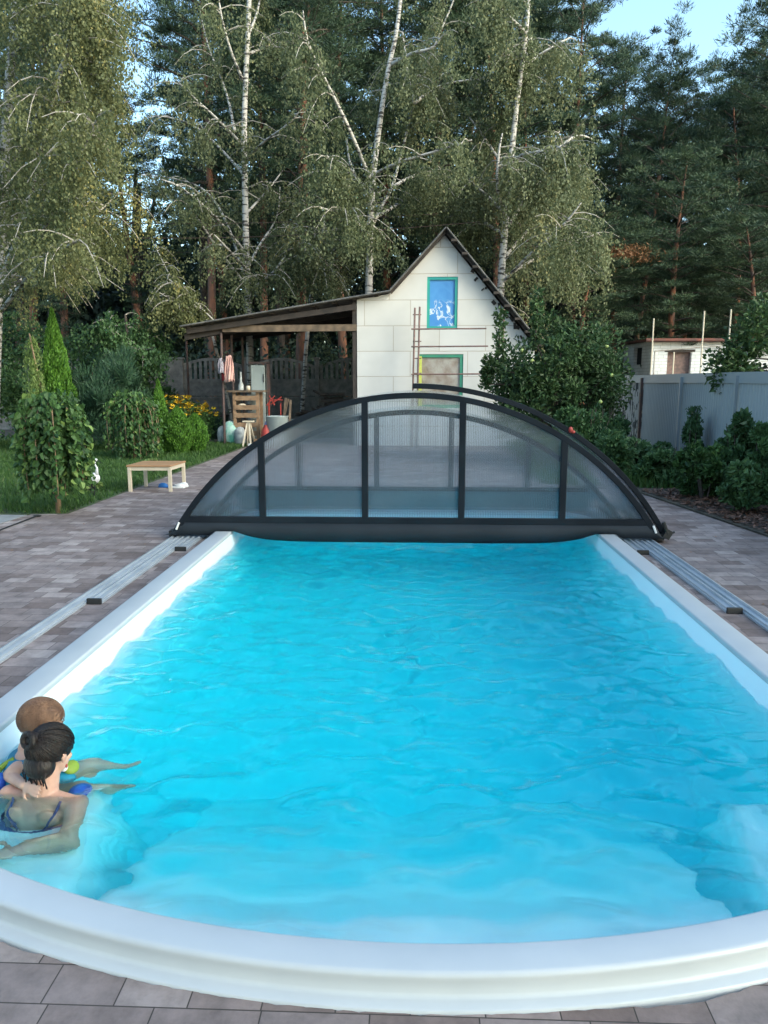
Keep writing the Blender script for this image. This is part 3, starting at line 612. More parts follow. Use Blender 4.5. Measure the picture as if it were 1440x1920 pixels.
plabs = ['leftmost slim concrete fence post', 'second slim concrete fence post from the left', 'slim concrete fence post behind the tall thuja', 'slim concrete post left of the wide pillar', 'wide concrete gate pillar beside the small thuja', 'concrete fence post behind the hanging robe', 'concrete fence post behind the wooden shelf rack', 'concrete fence post nearest the white house', 'concrete fence post behind the white house']
for i, x in enumerate(xs_f):
    wd = .5 if i == 4 else .13
    mb = MB(); mb.box((x, FY-.01, .97), (wd, .16, 2.18)).box((x, FY-.01, 2.08), (wd+.06, .22, .06)); tag(mb.build('fence_post', M['fconc'], bevel=.01), plabs[i], 'post', 'concrete fence posts')

# ---------------------------------------------------------------- right metal fence
FX = 5.0
mf_posts = [at(1270, 700, 1)]
ys_p = [2.2, 4.7, 7.2, 9.7, 12.2, 14.7, 17.2, 19.7]
def fz(y): return 1.585-.03*sstep(12.5, 17.5, y)
def corr(mb, x, y0, y1, z0, z1, amp=.012, per=.1):
    n = int((y1-y0)/per*6); ys = np.linspace(y0, y1, n+1); vs = []
    for y in ys:
        h = amp*np.clip(2.2*math.sin(2*math.pi*y/per), -1, 1); vs += [(x+h, y, z0), (x+h, y, z1(y) if callable(z1) else z1), (x+h+.004, y, z0), (x+h+.004, y, z1(y) if callable(z1) else z1)]
    fs = []
    for i in range(n):
        k = i*4; fs += [(k, k+4, k+5, k+1), (k+2, k+3, k+7, k+6), (k+1, k+5, k+7, k+3)]
    mb.add(vs, fs)
def peeled():
    m, t, p = newmat('peeled_sheet'); tc = N(t, 'TexCoord'); mp = N(t, 'Mapping'); mp.inputs['Scale'].default_value = (1, 7, 2.2); t.links.new(tc.outputs['Object'], mp.inputs[0])
    n = N(t, 'TexNoise'); n.inputs['Scale'].default_value = 1.6; n.inputs['Detail'].default_value = 5; t.links.new(mp.outputs[0], n.inputs[0]); r = N(t, 'ValToRGB'); e = r.color_ramp.elements
    e[0].position = .50; e[0].color = (.34, .34, .33, 1); e[1].position = .55; e[1].color = (.035, .04, .045, 1); t.links.new(n.outputs[0], r.inputs[0]); t.links.new(r.outputs[0], p.inputs['Base Color']); p.inputs['Roughness'].default_value = .8; return m
M['peeled'] = peeled()
flab = ['blue-grey corrugated fence sheet nearest the viewer, outside the frame', 'blue-grey corrugated fence sheet just outside the right frame edge', 'blue-grey corrugated fence sheet at the right frame edge', 'blue-grey corrugated fence sheet, first from the right',
        'blue-grey corrugated fence sheet between the apple branches and the right-hand berry bush', 'clean corrugated fence sheet right of the peeling one', 'peeling black-flecked fence sheet below the brick outhouse']
for i in range(1, 7):
    y0, y1 = ys_p[i], ys_p[i+1]
    t = thing('fence_sheet', flab[i], 'fence', (FX, (y0+y1)/2, -.09), 'metal fence sheets along the right side')
    mb = MB(); corr(mb, FX, y0+.03, y1-.03, -.06, lambda y: fz(y)-.16); mb.build('sheet', M['peeled'] if i == 6 else M['fsheet'], t)
    mb = MB(); mb.add([(FX-.03, y0+.0, fz(y0)-.17), (FX-.03, y1, fz(y1)-.17), (FX-.03, y1, fz(y1)), (FX-.03, y0, fz(y0)), (FX+.03, y0, fz(y0)-.17), (FX+.03, y1, fz(y1)-.17), (FX+.03, y1, fz(y1)), (FX+.03, y0, fz(y0))], [(0, 1, 2, 3), (4, 7, 6, 5), (0, 4, 5, 1), (3, 2, 6, 7), (0, 3, 7, 4), (1, 5, 6, 2)]); mb.build('top_rail', M['fsheet'], t)
for i in range(2, 8):
    y = ys_p[i]; mb = MB(); mb.box((FX-.05, y, fz(y)/2-.06), (.05, .06, fz(y)+.0)); 
    tag(mb.build('fence_post', M['fsheet'] if i < 6 else M['steel']), ['', '', 'metal post beyond the right frame edge', 'metal post just beyond the right frame edge', 'pale metal post between the two blue fence sheets', 'dark-edged metal post left of the clean sheets', 'dark metal post at the left of the peeling sheet', 'far metal post behind the apple tree'][i], 'post', 'posts of the metal fence')
# thin garden stakes by the fence
for (px, py, D, lb) in ((1226, 597, 17.5, 'thin pale stake left of the brick outhouse corner'), (1321, 583, 16.5, 'tallest thin pale stake above the metal fence'), (1371, 580, 15.5, 'thin stake in the right apple tree'), (1264, 660, 18, 'short stake before the brick outhouse opening')):
    a = at(px, py, D); tag(MB().tube([a, (a.x, a.y, -.09)], .016, 6).build('garden_stake', M['tableg']), lb, 'stake', 'stakes above the fence')
a = at(1228, 658, 19.0); b = at(1350, 648, 19.0); tag(MB().tube([a, b], .018, 6).tube([a, (a.x, a.y, -.1)], .018, 6).tube([b, (b.x, b.y, -.1)], .018, 6).build('rail_frame', M['twig']), 'thin wooden crossbar on two legs before the brick outhouse', 'frame')

# ---------------------------------------------------------------- brick outhouse
BX0, BX1, BY0, BY1 = at(1222, 640, 25).x, 13.5, 25.0, 28.2
oh = thing('brick_outhouse', 'small unfinished white brick outhouse with flat rusty roof beyond the metal fence', 'outhouse', (BX0, BY0, -.125))
ztb = at(1222, 640, 25).z; mb = MB()
wx0, wx1 = at(1252, 660, 25).x, at(1297, 660, 25).x; wz0, wz1 = at(1252, 702, 25).z, at(1252, 660, 25).z
mb.box(((BX0+wx0)/2, BY0+.12, (ztb-.12)/2), (wx0-BX0, .24, ztb+.12)).box(((wx1+BX1)/2, BY0+.12, (ztb-.12)/2), (BX1-wx1, .24, ztb+.12))
mb.box(((wx0+wx1)/2, BY0+.12, (wz0-.12)/2), (wx1-wx0, .24, wz0+.12)).box(((wx0+wx1)/2, BY0+.12, (wz1+ztb)/2), (wx1-wx0, .24, ztb-wz1))
mb.build('front_wall', M['silic'], oh)
mb = MB(); a0, a1 = 26.0, 26.9; sz0, sz1 = at(1200, 684, 26.5).z, at(1200, 652, 26.5).z
mb.box((BX0+.12, (BY0+.24+a0)/2, (ztb-.12)/2), (.24, a0-BY0-.24, ztb+.12)).box((BX0+.12, (a1+BY1)/2, (ztb-.12)/2), (.24, BY1-a1, ztb+.12)).box((BX0+.12, (a0+a1)/2, (sz0-.12)/2), (.24, a1-a0, sz0+.12)).box((BX0+.12, (a0+a1)/2, (sz1+ztb)/2), (.24, a1-a0, ztb-sz1))
mb.build('side_wall', M['silic'], oh); MB().box(((BX0+BX1)/2, BY1-.12, (ztb-.12)/2), (BX1-BX0-.5, .24, ztb+.12)).build('back_wall', M['silic'], oh)
MB().box(((BX0+BX1)/2, (BY0+BY1)/2, ztb+.05), (BX1-BX0+.5, BY1-BY0+.6, .05), rx=.01).box(((BX0+BX1)/2, BY0-.22, ztb+.03), (BX1-BX0+.5, .04, .10)).build('roof', M['zinc'], oh)
MB().box(((wx0+wx1)/2, BY0+.02, wz1+.04), (wx1-wx0+.2, .05, .08)).build('lintel', M['dwood'], oh)
MB().box(((wx0+wx1)/2, BY0+.16, (wz0+wz1)/2), (wx1-wx0, .03, wz1-wz0)).build('board', M['rust'], oh)
MB().box((BX0+.12, (a0+a1)/2, (sz0+sz1)/2), (.03, a1-a0, sz1-sz0)).build('side_opening', M['dark'], oh)  # near-black panel painting the shade inside the side opening

# ---------------------------------------------------------------- table + slippers
tb = thing('garden_table', 'small low table with orange-brown top and pale legs on the pavement edge', 'table', (gnd(297, 905).x, gnd(297, 905).y, ZP))
FLp, FRp, BRp = gnd(245, 922), gnd(320, 922), gnd(351, 911)
FLv, FRv = Vector(FLp), Vector(FRp); ux = (FRv-FLv).normalized(); uy = Vector((-ux.y, ux.x, 0)); uy = (uy*.97+ux*.10).normalized(); Wd = (FRv-FLv).length; hT = at(245, 872, FLp.y).z
cs = [FLv, FRv, FRv+uy*Wd*.95, FLv+uy*Wd*.95]
for c in cs: MB().box((c.x, c.y, (ZP+hT-.03)/2), (.045, .045, hT-.03-ZP), rz=math.atan2(ux.y, ux.x)).build('leg', M['tableg'], tb, bevel=.003)
mb = MB()
for i in range(4): mb.bar(cs[i].xyz*1+Vector((0, 0, hT-.05-ZP)), cs[(i+1) % 4]+Vector((0, 0, hT-.05-ZP)), .03, .05)
mb.build('apron', M['tableg'], tb)
cc = (cs[0]+cs[2])/2; e = .03
tp = [cs[0]-ux*e-uy*e, cs[1]+ux*e-uy*e, cs[2]+ux*e+uy*e, cs[3]-ux*e+uy*e]
MB().prism([(p.x, p.y, hT-.022) for p in tp], (0, 0, .022)).build('table_top', M['tabtop'], tb, bevel=.003)
def slipper(px, py, m, lb, rz):
    g = gnd(px, py); t = thing('slipper', lb, 'slipper', (g.x, g.y, ZP), 'slippers under the table')
    mt = Matrix.Rotation(rz, 3, 'Z')
    s = MB(); pr = [(-.12, 0), (-.11, .035), (-.04, .038), (.04, .045), (.11, .04), (.13, 0), (.11, -.045), (.03, -.05), (-.05, -.036), (-.11, -.034)]
    s.prism([g+mt@Vector((a, b, .0)) for a, b in pr], (0, 0, .025)); s.build('sole', m, t, bevel=.006)
    s = MB(); s.ellip(g+mt@Vector((.055, 0, .03)), (.07, .045, .038), mt); s.build('upper', m, t, smo=True)
slipper(312, 914, M['bluep'], 'blue slipper under the small table, left of the white pair', 2.9)
slipper(331, 915, M['whitep'], 'white slipper lying just behind the front table leg', .1)
slipper(340, 912, M['whitep'], 'white slipper beside the rear right table leg', -.5)

# ---------------------------------------------------------------- vegetation helpers
def unit(v): return v/np.maximum(np.linalg.norm(v, axis=-1, keepdims=True), 1e-9)
def leaves(C, axis, ln, wd):          # rhombic leaves: centre, long axis, length, width
    n = len(C); ax = unit(axis); q = unit(np.cross(ax, rng.normal(size=(n, 3))))
    ln = np.broadcast_to(np.asarray(ln), (n,))[:, None]; wd = np.broadcast_to(np.asarray(wd), (n,))[:, None]
    a = ax*ln/2; b = q*wd/2
    return np.stack([C-a, C+b, C+a, C-b], 1)
def bigleaves(C, axis, ln, wd):       # folded pointed leaves, two quads each
    n = len(C); ax = unit(axis); q = unit(np.cross(ax, rng.normal(size=(n, 3)))); nn = np.cross(ax, q)
    ln = np.broadcast_to(np.asarray(ln), (n,))[:, None]; wd = np.broadcast_to(np.asarray(wd), (n,))[:, None]
    b0 = C-ax*ln/2; tip = C+ax*ln/2-nn*ln*.12; out = []
    for s in (-1, 1):
        m1 = C-ax*ln*.22+q*wd*.5*s+nn*wd*.22; m2 = C+ax*ln*.18+q*wd*.36*s+nn*wd*.14
        out.append(np.stack([b0, m1, m2, tip], 1) if s > 0 else np.stack([b0, tip, m2, m1], 1))
    return np.concatenate(out)
def npv(p): return np.array([p[0], p[1], p[2]], float)
def poly_pt(P_, t):
    P_ = np.array([npv(p) for p in P_]); d = np.r_[0, np.cumsum(np.linalg.norm(np.diff(P_, axis=0), axis=1))]; s = t*d[-1]
    return np.array([np.interp(s, d, P_[:, k]) for k in range(3)])
def bend(pts, n=3):      # smooth polyline by chaikin
    pts = [npv(p) for p in pts]
    for _ in range(n-1):
        q = [pts[0]]
        for a, b in zip(pts[:-1], pts[1:]): q += [a*.75+b*.25, a*.25+b*.75]
        q.append(pts[-1]); pts = q
    return [Vector(p) for p in pts]
def birch(label, base, limbs, nbr, leafmat_, reach=(1.0, 2.4), strand=(.4, 1.5), per=30, nst=13, size=.062, zmin=3.0, tint0=0.0, fan=None, group='birches at the forest edge', name='birch_tree', twr=1.0, zcut=None, barkm='bark'):
    """limbs: list of (points, r0, r1, weight)"""
    t = thing(name, label, 'tree', tuple(base), group)
    tr = MB(); tr.tube(bend(limbs[0][0]), list(np.linspace(limbs[0][1], limbs[0][2], len(bend(limbs[0][0])))), 10); to = tr.build('trunk', M[barkm], t, smo=True)
    for pts, r0, r1, wgt in limbs[1:]:
        b = bend(pts); MB().tube(b, list(np.linspace(r0, r1, len(b))), 7).build('limb', M[barkm], t, smo=True)
    wts = np.array([l[3] for l in limbs], float); wts /= wts.sum()
    cs, axs, tints = [], [], []; tw = MB()
    for i in range(nbr):
        k = rng.choice(len(limbs), p=wts); u = rng.uniform(0, 1)**.7*.8+.2; B = poly_pt(limbs[k][0], u)
        if B[2] < zmin and k == 0: continue
        az = rng.uniform(0, 2*math.pi); L = rng.uniform(*reach)*(1.15-.55*u)
        if k == 0 and math.sin(az) < .1 and rng.uniform() < .75: continue
        h = np.array([math.cos(az), math.sin(az), 0]); up_ = rng.uniform(.15, .75); dr = rng.uniform(.5, 1.1)
        cur = lambda s: B + np.outer(s, h)*L + np.outer(s*up_-s*s*dr, [0, 0, 1])*L
        tw.tube([Vector(q) for q in cur(np.linspace(0, 1, 5))], [.017*twr, .014*twr, .011*twr, .008*twr, .004*twr], 4, cap=False)
        ns = nst; s = rng.uniform(.15, 1, ns); st = cur(s); SL = rng.uniform(*strand, ns)
        tb_ = np.clip(rng.normal(.42, .2), 0, 1)
        for j in range(ns):
            m_ = int(per*SL[j]/strand[1]*rng.uniform(.6, 1.4)) + 4; q = rng.uniform(0, 1, m_)
            dx = rng.normal(0, .26, 2)
            p = st[j] + np.column_stack([dx[0]*q, dx[1]*q, -SL[j]*q]) + rng.normal(0, .055, (m_, 3))
            cs.append(p); axs.append(np.column_stack([rng.normal(0, .6, m_), rng.normal(0, .6, m_), np.full(m_, -1.0)])); tints.append(np.clip(tb_+rng.normal(0, .17, m_)+tint0, 0, 1))
    C = np.concatenate(cs); A_ = np.concatenate(axs); T_ = np.concatenate(tints); ok = C[:, 2] > (.4 if zcut is None else np.array([zcut(v) for v in C[:, 0]])); C, A_, T_ = C[ok], A_[ok], T_[ok]
    sz = rng.uniform(.7, 1.3, len(C))*size
    tw.build('twigs', M['twig'], t); quads('crown', leaves(C, A_, sz*1.25, sz*.8), leafmat_, t, T_); return t
def atl(pts, D, jit=None):      # pixel polyline -> world points at depths D(+offset)
    out = []
    for i, p in enumerate(pts):
        d = D + (p[2] if len(p) > 2 else 0); out.append(at(p[0], p[1], d))
    return out
def down(p, z=-.12, lean=.0): return Vector((p.x+lean, p.y, z))

# left big warm birch, nearest
D = 16.5
b = at(-22, 700, D); base = Vector((b.x-.1, D, -.12))
L0 = [base, at(-8, 560, D), at(2, 400, D), at(14, 200, D), at(30, 0, D), at(40, -260, D+.2)]
limbs = [(L0, .17, .05, .6)]
for pts in ([(0, 520), (45, 420, -.5), (90, 230, -1), (140, 40, -1.4), (160, -90, -1.5)], [(0, 480), (40, 420, .3), (80, 300, .8), (150, 150, 1.2), (205, 20, 1.2)], [(-2, 540), (60, 470, -.9), (130, 340, -1.6), (190, 205, -2)],
            [(0, 440), (55, 380, .6), (110, 290, 1.4), (190, 190, 1.8)], [(10, 330), (80, 200, -.6), (130, 90, -.9), (190, -60, -.9)], [(0, 300), (-60, 180, .5), (-110, 20, .8)], [(0, 420), (-80, 300, -.6), (-150, 180, -1)],
            [(0, 560), (70, 500, 1.0), (160, 420, 1.5), (225, 360, 1.8)], [(20, 100), (80, -20, -.5), (130, -150, -.6)], [(5, 580), (50, 520, -1.3), (110, 470, -2.2), (150, 450, -2.6)]):
    limbs.append((atl(pts, D), .055, .012, 1.0))
birch('big warm-lit birch filling the left edge, drooping crown reaching almost to the ground', base, limbs, 290, M['L_birchw'], reach=(.6, 1.9), strand=(.4, 1.4), per=52, nst=11, size=.048, tint0=.02, zmin=2.5, zcut=lambda v: 1.5+1.8*sstep(-8.9, -8.2, v)+.25*math.sin(v*5))
# birch 1: straight trunk above the carport
D = 22.5
base = down(at(466, 590, D))
L0 = [base, at(467, 590, D), at(462, 500, D), at(460, 380, D), at(457, 250, D), at(462, 120, D), at(468, 0, D), at(470, -250, D)]
limbs = [(L0, .115, .05, .9)]
for pts in ([(462, 535), (410, 470, -.8), (372, 410, -1), (348, 380, -1)], [(458, 515), (432, 430, .5), (395, 360, .8), (340, 335, .8), (262, 328, .8)], [(458, 470), (400, 400, -1), (340, 350, -1.3), (300, 335, -1.4)],
            [(460, 330), (420, 285, .6), (370, 235, .9), (300, 215, 1), (278, 222, 1)], [(458, 275), (410, 225, -.8), (360, 180, -1.2), (330, 150, -1.5)], [(440, 245), (425, 170, 1), (390, 90, 1.4), (375, 20, 1.6)],
            [(455, 150), (430, 90, -.6), (412, 20, -.8), (405, -60, -.8)], [(462, 400), (500, 360, .8), (530, 320, 1.2)], [(460, 300), (500, 260, -1), (540, 235, -1.4), (565, 205, -1.6)], [(468, 100), (500, 88, 1), (545, 90, 1.3), (585, 108, 1.5)],
            [(464, 505), (485, 460, .6), (522, 410, .9), (525, 350, 1)], [(466, 545), (510, 515, -.6), (535, 480, -.9)], [(466, 65), (485, 20, .5), (495, -60, .8)], [(462, 505), (430, 470, -1.5), (402, 440, -2)]):
    limbs.append((atl(pts, D), .045, .012, 1.0))
birch('birch with one straight white trunk above the carport roof, sparse bare limbs leftwards', base, limbs, 105, M['L_birch'], reach=(.5, 1.7), strand=(.3, 1.1), per=26, nst=11, size=.062, zmin=4.5)
# birch 2: forked, left of the gable
D = 21.5
base = down(at(690, 560, D))
L0 = [base, at(691, 550, D), at(694, 470, D), at(696, 390, D), at(699, 330, D), at(712, 230, D), at(727, 130, D), at(745, 60, D), at(758, -80, D)]
limbs = [(L0, .115, .04, .8)]
for pts in ([(697, 425), (716, 385, .6), (735, 355, .9), (755, 280, 1.1), (775, 195, 1.3), (812, 90, 1.6), (852, 0, 1.8), (880, -90, 2)], [(698, 345), (655, 240, -.9), (610, 150, -1.4), (575, 80, -1.7), (568, 20, -1.8)],
            [(690, 370), (655, 310, 1), (650, 260, 1.3)], [(706, 325), (730, 312, -.5), (760, 300, -.8), (830, 280, -1), (885, 262, -1.2)], [(738, 350), (770, 330, .8), (815, 330, 1.2)], [(778, 192), (812, 165, 1.5), (860, 152, 1.6), (905, 148, 1.6)],
            [(777, 192), (762, 130, 1.2), (755, 60, 1.1)], [(654, 350), (625, 310, -1.6), (612, 290, -1.8)], [(735, 120), (770, 100, -.6), (815, 90, -.8), (830, 65, -.8)], [(692, 440), (650, 400, -1.4), (600, 390, -2)], [(700, 410), (770, 370, 2), (830, 350, 2.4)]):
    limbs.append((atl(pts, D), .055, .014, 1.0))
birch('forked white birch just left of the house gable, two long leaning stems', base, limbs, 125, M['L_birch'], reach=(.6, 1.7), strand=(.4, 1.3), per=28, nst=12, size=.062, zmin=4)
# birch 3: right of the gable, weeping
D = 22.0
base = down(at(938, 545, D))
L0 = [base, at(938, 540, D), at(945, 450, D), at(952, 370, D), at(958, 300, D), at(968, 200, D), at(982, 100, D), at(990, 30, D), at(998, -160, D)]
limbs = [(L0, .115, .04, .8)]
for pts in ([(948, 430), (975, 390, .8), (1010, 320, 1.2), (1052, 240, 1.5)], [(945, 400), (930, 350, -.8), (936, 275, -1), (942, 250, -1)], [(975, 160), (985, 80, .5), (1002, 68, .8)], [(962, 300), (990, 285, -.6), (1040, 284, -.9), (1075, 292, -1)],
            [(1000, 345), (1040, 335, 1.2), (1085, 345, 1.6)], [(948, 480), (1000, 420, 1.5), (1050, 360, 2), (1085, 300, 2.2)], [(942, 530), (1000, 470, -1), (1060, 420, -1.4), (1090, 380, -1.6)], [(944, 520), (1010, 480, .9), (1080, 450, 1.2), (1120, 440, 1.2)],
            [(955, 330), (910, 260, 1.2), (880, 220, 1.5)], [(948, 400), (895, 350, .9), (860, 330, 1.2)], [(975, 130), (1030, 90, .9), (1070, 70, 1.1)], [(985, 60), (930, 10, -1), (905, -40, -1.2)], [(945, 440), (880, 400, 2), (830, 395, 2.4)], [(1020, 300), (1080, 250, 1.6), (1110, 260, 1.8)]):
    limbs.append((atl(pts, D), .055, .014, 1.0))
birch('weeping birch right of the house gable with a broad hanging yellow-green crown', base, limbs, 200, M['L_birch'], reach=(.5, 1.9), strand=(.5, 1.8), per=36, nst=12, size=.062, tint0=.03, zmin=3)
# a low birch thicket between birch 1 and 2, behind the carport, and a leafy hazel left
D = 23.5
base = Vector((at(560, 600, D).x, D, -.12))
limbs = [([base, at(580, 560, D), at(600, 480, D), at(610, 400, D)], .07, .03, .8)]
for pts in ([(660, 560), (600, 480, -.5), (555, 440, -.8), (530, 420, -.8)], [(640, 550), (600, 500, -1), (560, 455, -1.3)], [(590, 520), (560, 470, 1), (520, 430, 1.3)], [(600, 500), (650, 440, .4), (690, 430, .8)], [(600, 470), (580, 400, .4), (560, 360, .5)]): limbs.append((atl(pts, D), .03, .01, 1))
birch('low leaning young birch between the straight birch and the forked birch, over the carport roof', base, limbs, 110, M['L_birch'], reach=(.6, 1.7), strand=(.3, 1.1), per=28, nst=11, size=.06, zmin=3)
D = 20.5
base = Vector((at(250, 760, D).x, D, -.12))
limbs = [([base, at(245, 700, D), at(240, 640, D), at(235, 590, D)], .06, .03, 1)]
for pts in ([(245, 690), (215, 640, -.6), (195, 600, -.8)], [(245, 680), (280, 630, .5), (300, 600, .6)], [(245, 700), (270, 660, -.8), (290, 650, -1)], [(243, 660), (225, 610, .8), (205, 585, 1)]): limbs.append((atl(pts, D), .025, .008, 1))
t_ = birch('loose green hazel bush behind the tall thuja, left of the fence pillar', base, limbs, 75, M['L_dark'], reach=(.3, .9), strand=(.2, .6), per=24, nst=9, size=.07, zmin=0, name='hazel_bush', group='shrubs on the left', barkm='dbark')
D = 19.8
base = Vector((at(400, 600, D).x, D+2, -.12))
limbs = [([base, at(395, 600, D+2), at(350, 560, D+1.6), at(315, 520, D+1.4)], .05, .015, 1)]
for pts in ([(355, 607, 1), (335, 570, .8), (298, 548, .6)], [(400, 600, 1), (350, 550, .8), (315, 522, .8)], [(340, 560, 1.2), (310, 500, 1.5), (285, 450, 1.8)]): limbs.append((atl(pts, D), .022, .008, 1))
birch('thin bare-stemmed young birch leaning left over the carport eave', base, limbs, 42, M['L_birchw'], reach=(.4, 1.0), strand=(.3, .8), per=22, nst=9, size=.06, zmin=3)

# ---- pines
def pine_parts(Ht, crown0, spread, nb, seed, tuft=120, needle=.21, cs=.40):
    r = np.random.default_rng(seed); V = []; T_ = []; br = MB()
    lean = r.normal(0, .03, 2); cur = r.normal(0, .25, 2)
    def axis(z): u = z/Ht; return np.array([lean[0]*z+cur[0]*math.sin(3*u), lean[1]*z+cur[1]*math.sin(2.5*u+1), z])
    zs = np.linspace(0, Ht, 12); tr = MB(); tr.tube([Vector(axis(z)) for z in zs], list(np.interp(zs, [0, .5, Ht*.5, Ht], [.21, .17, .12, .02])), 10)
    for i in range(nb):
        u = (i+r.uniform(0, 1))/nb; z = Ht*(crown0+(1-crown0)*u**.9); az = i*2.4+r.uniform(-.4, .4)
        L = spread*(math.sin(math.pi*min(1, (.18+.82*(1-u))))**.7*.75+.22)*r.uniform(.6, 1.2) if u < .9 else spread*.35*r.uniform(.5, 1)
        L *= 1 if u > .12 else r.uniform(.3, 1)
        h = np.array([math.cos(az), math.sin(az), 0]); up_ = r.uniform(-.1, .35)+.5*u; B = axis(z)
        pt = lambda s: B+h*L*s+np.array([0, 0, 1])*(up_*s*L - .15*s*s*L*(1-u) + .12*math.sin(5*s)*L*.3)
        br.tube([Vector(pt(s)) for s in (0, .35, .7, 1)], [.05*(1.1-u)+.012, .035*(1.1-u)+.01, .02*(1.1-u)+.008, .008], 5, cap=False)
        nc = max(2, int(L*3.1))
        for k in range(nc):
            s = .30+.75*(k+r.uniform(.2, .8))/nc; c = pt(min(s, 1.05)) + r.normal(0, .22*min(1, L/2), 3)*np.array([1, 1, .55])
            n = int(tuft*r.uniform(.6, 1.3)); R_ = cs*r.uniform(.6, 1.35); d = unit(r.normal(size=(n, 3))); d[:, 2] = d[:, 2]*.6+.12; rad = r.uniform(.15, 1, n)[:, None]**.6*R_
            C = c + d*rad*np.array([1.15, 1.15, .7]); ax = unit(d+np.array([0, 0, .45])+r.normal(0, .35, (n, 3)))
            q = unit(np.cross(ax, r.normal(size=(n, 3)))); ln = needle*r.uniform(.6, 1.3, n)[:, None]/2; wd = needle*.13*r.uniform(.7, 1.3, n)[:, None]/2
            V.append(np.stack([C-ax*ln, C+q*wd, C+ax*ln, C-q*wd], 1)); tb_ = np.clip(r.normal(.38, .2), 0, 1); T_.append(np.clip(tb_+r.normal(0, .14, n), 0, 1))
    return tr, br, np.concatenate(V), np.concatenate(T_)
pine_src = []
def make_pine(label, x, y, Ht, crown0, spread, nb, seed, group, **k):
    t = thing('pine_tree', label, 'tree', (0, 0, 0), group); tr, br, V, T_ = pine_parts(Ht, crown0, spread, nb, seed, **k)
    a = tr.build('trunk', M['pinebark'], t, smo=True); b_ = br.build('branches', M['dbark'], t); c = quads('crown', V, M['L_pine'], t, T_)
    t.location = (x, y, -.12); pine_src.append(t); return t
def dup(src, loc, rz, sc3, label, group):
    r_ = src.copy(); col.objects.link(r_); r_.location = loc; r_.rotation_euler = (0, 0, rz); r_.scale = sc3; r_['label'] = label; r_['group'] = group
    for ch in list(src.children):
        c = ch.copy(); col.objects.link(c); c.parent = r_
    return r_
PG = 'tall pines of the forest edge'
def px_at(px, D): return at(px, 600, D).x
make_pine('tall pine whose orange trunk shows between the straight and the forked birch', px_at(556, 27), 27, 19.5, .36, 3.0, 72, 11, PG)
make_pine('tall pine with bare orange trunk behind the sparse left limbs of the straight birch', px_at(388, 28), 28, 18.0, .38, 2.9, 70, 12, PG)
make_pine('broad dense pine at the far right edge, dark branches down to mid height', px_at(1430, 29), 29, 14.2, .16, 3.3, 84, 13, PG)
make_pine('pine with crooked reddish lower trunk left of the tall stakes on the right', px_at(1258, 27), 27, 14.3, .15, 3.0, 76, 14, PG)
s = pine_src
s[3].scale = (.8, .8, .62)
dups = [  # src, px, D, rz, (sx, sz), label
 (0, 930, 30, 1.0, (1, -60), 'tall pine with reddish trunk just behind the weeping birch top'),
 (1, 1085, 31, 2.2, (.8, -70), 'dark pine right of the weeping birch, reaching the top of the frame'),
 (2, 1180, 32, .4, (.7, 130), 'pine forming the left slope of the open sky notch'),
 (3, 1340, 33, 1.7, (.9, 160), 'pine in the bottom of the sky notch, with ragged thin top'),
 (2, 1500, 33, 2.6, (.9, -120), 'pine rising past the top right corner of the frame'),
 (0, 268, 31, 2.1, (1.0, 185), 'dark pine left of the bright sky gap at upper left'),
 (1, 490, 33, .2, (1.1, -120), 'dark pine behind the straight birch top'),
 (0, 650, 32, 3.3, (1.15, -60), 'dark pine behind the left stem of the forked birch'),
 (1, 800, 31, 4.2, (1.2, -80), 'dark pine behind the forked birch right stem'),
 (2, 990, 36, 5.0, (.9, -100), 'deep dark pine behind the weeping birch'),
 (3, 130, 30, 4.0, (1.0, 10), 'dark pine behind the big warm birch'),
 (0, 60, 33, 5.2, (1.2, -60), 'dark pine behind the left edge birch'),
 (1, -90, 30, 1.2, (1.2, -80), 'dark pine beyond the left frame edge'),
 (3, 700, 38, .9, (1.3, -120), 'deep dark pine between the stems of the forked birch'),
 (2, 430, 38, 3.1, (1.1, -120), 'deep dark pine behind the bare limbs of the straight birch'),
 (3, 1390, 25.5, 2.4, (.75, 400), 'smaller low pine right of the brick outhouse roof'),
 (3, 1120, 25.5, 5.4, (.7, 400), 'smaller low dark pine between the weeping birch and the brick outhouse'),
 (2, 860, 38, 2.0, (1.1, -100), 'deep dark pine above the house gable'),
 (0, 1240, 40, 2.0, (1.2, 235), 'far pine seen low behind the crooked-trunk pine'),
 (1, 1420, 40, 4.4, (1.0, 175), 'far pine behind the broad right edge pine'),
 (2, 20, 40, 1.5, (1.1, -100), 'far pine behind the left edge birch, farthest back'),
 (3, 560, 42, 4.1, (1.4, -120), 'far pine seen between the straight birch and the leaning young birch'),
 (0, 570, 25.0, 3.9, (.8, -20), 'pine whose thick reddish trunk stands behind the carport opening'),
]
HTS = [19.5, 18.0, 14.2, 14.3]
for k, px, D, rz, (sx, yt), lb in dups:
    sz = (at(px, yt, D).z+.12)/HTS[k]
    dup(s[k], (px_at(px, D), D, -.12), rz, (sx, sx, sz), lb, PG)
for px_b, py_b, k, h_b in ((-9, -9, 3, 12), (-3.5, -12, 2, 13), (1.5, -11, 3, 13), (6, -12, 2, 14), (11, -9, 3, 12), (14, -3, 2, 12), (-14, -13, 2, 10)):  # unseen pines added to hold back low sky light from the pool rim
    dup(s[k], (px_b, py_b, -.12), px_b, (1.1, 1.1, h_b/HTS[k]), 'pine standing behind the viewer, outside the picture', 'pines behind the viewer')
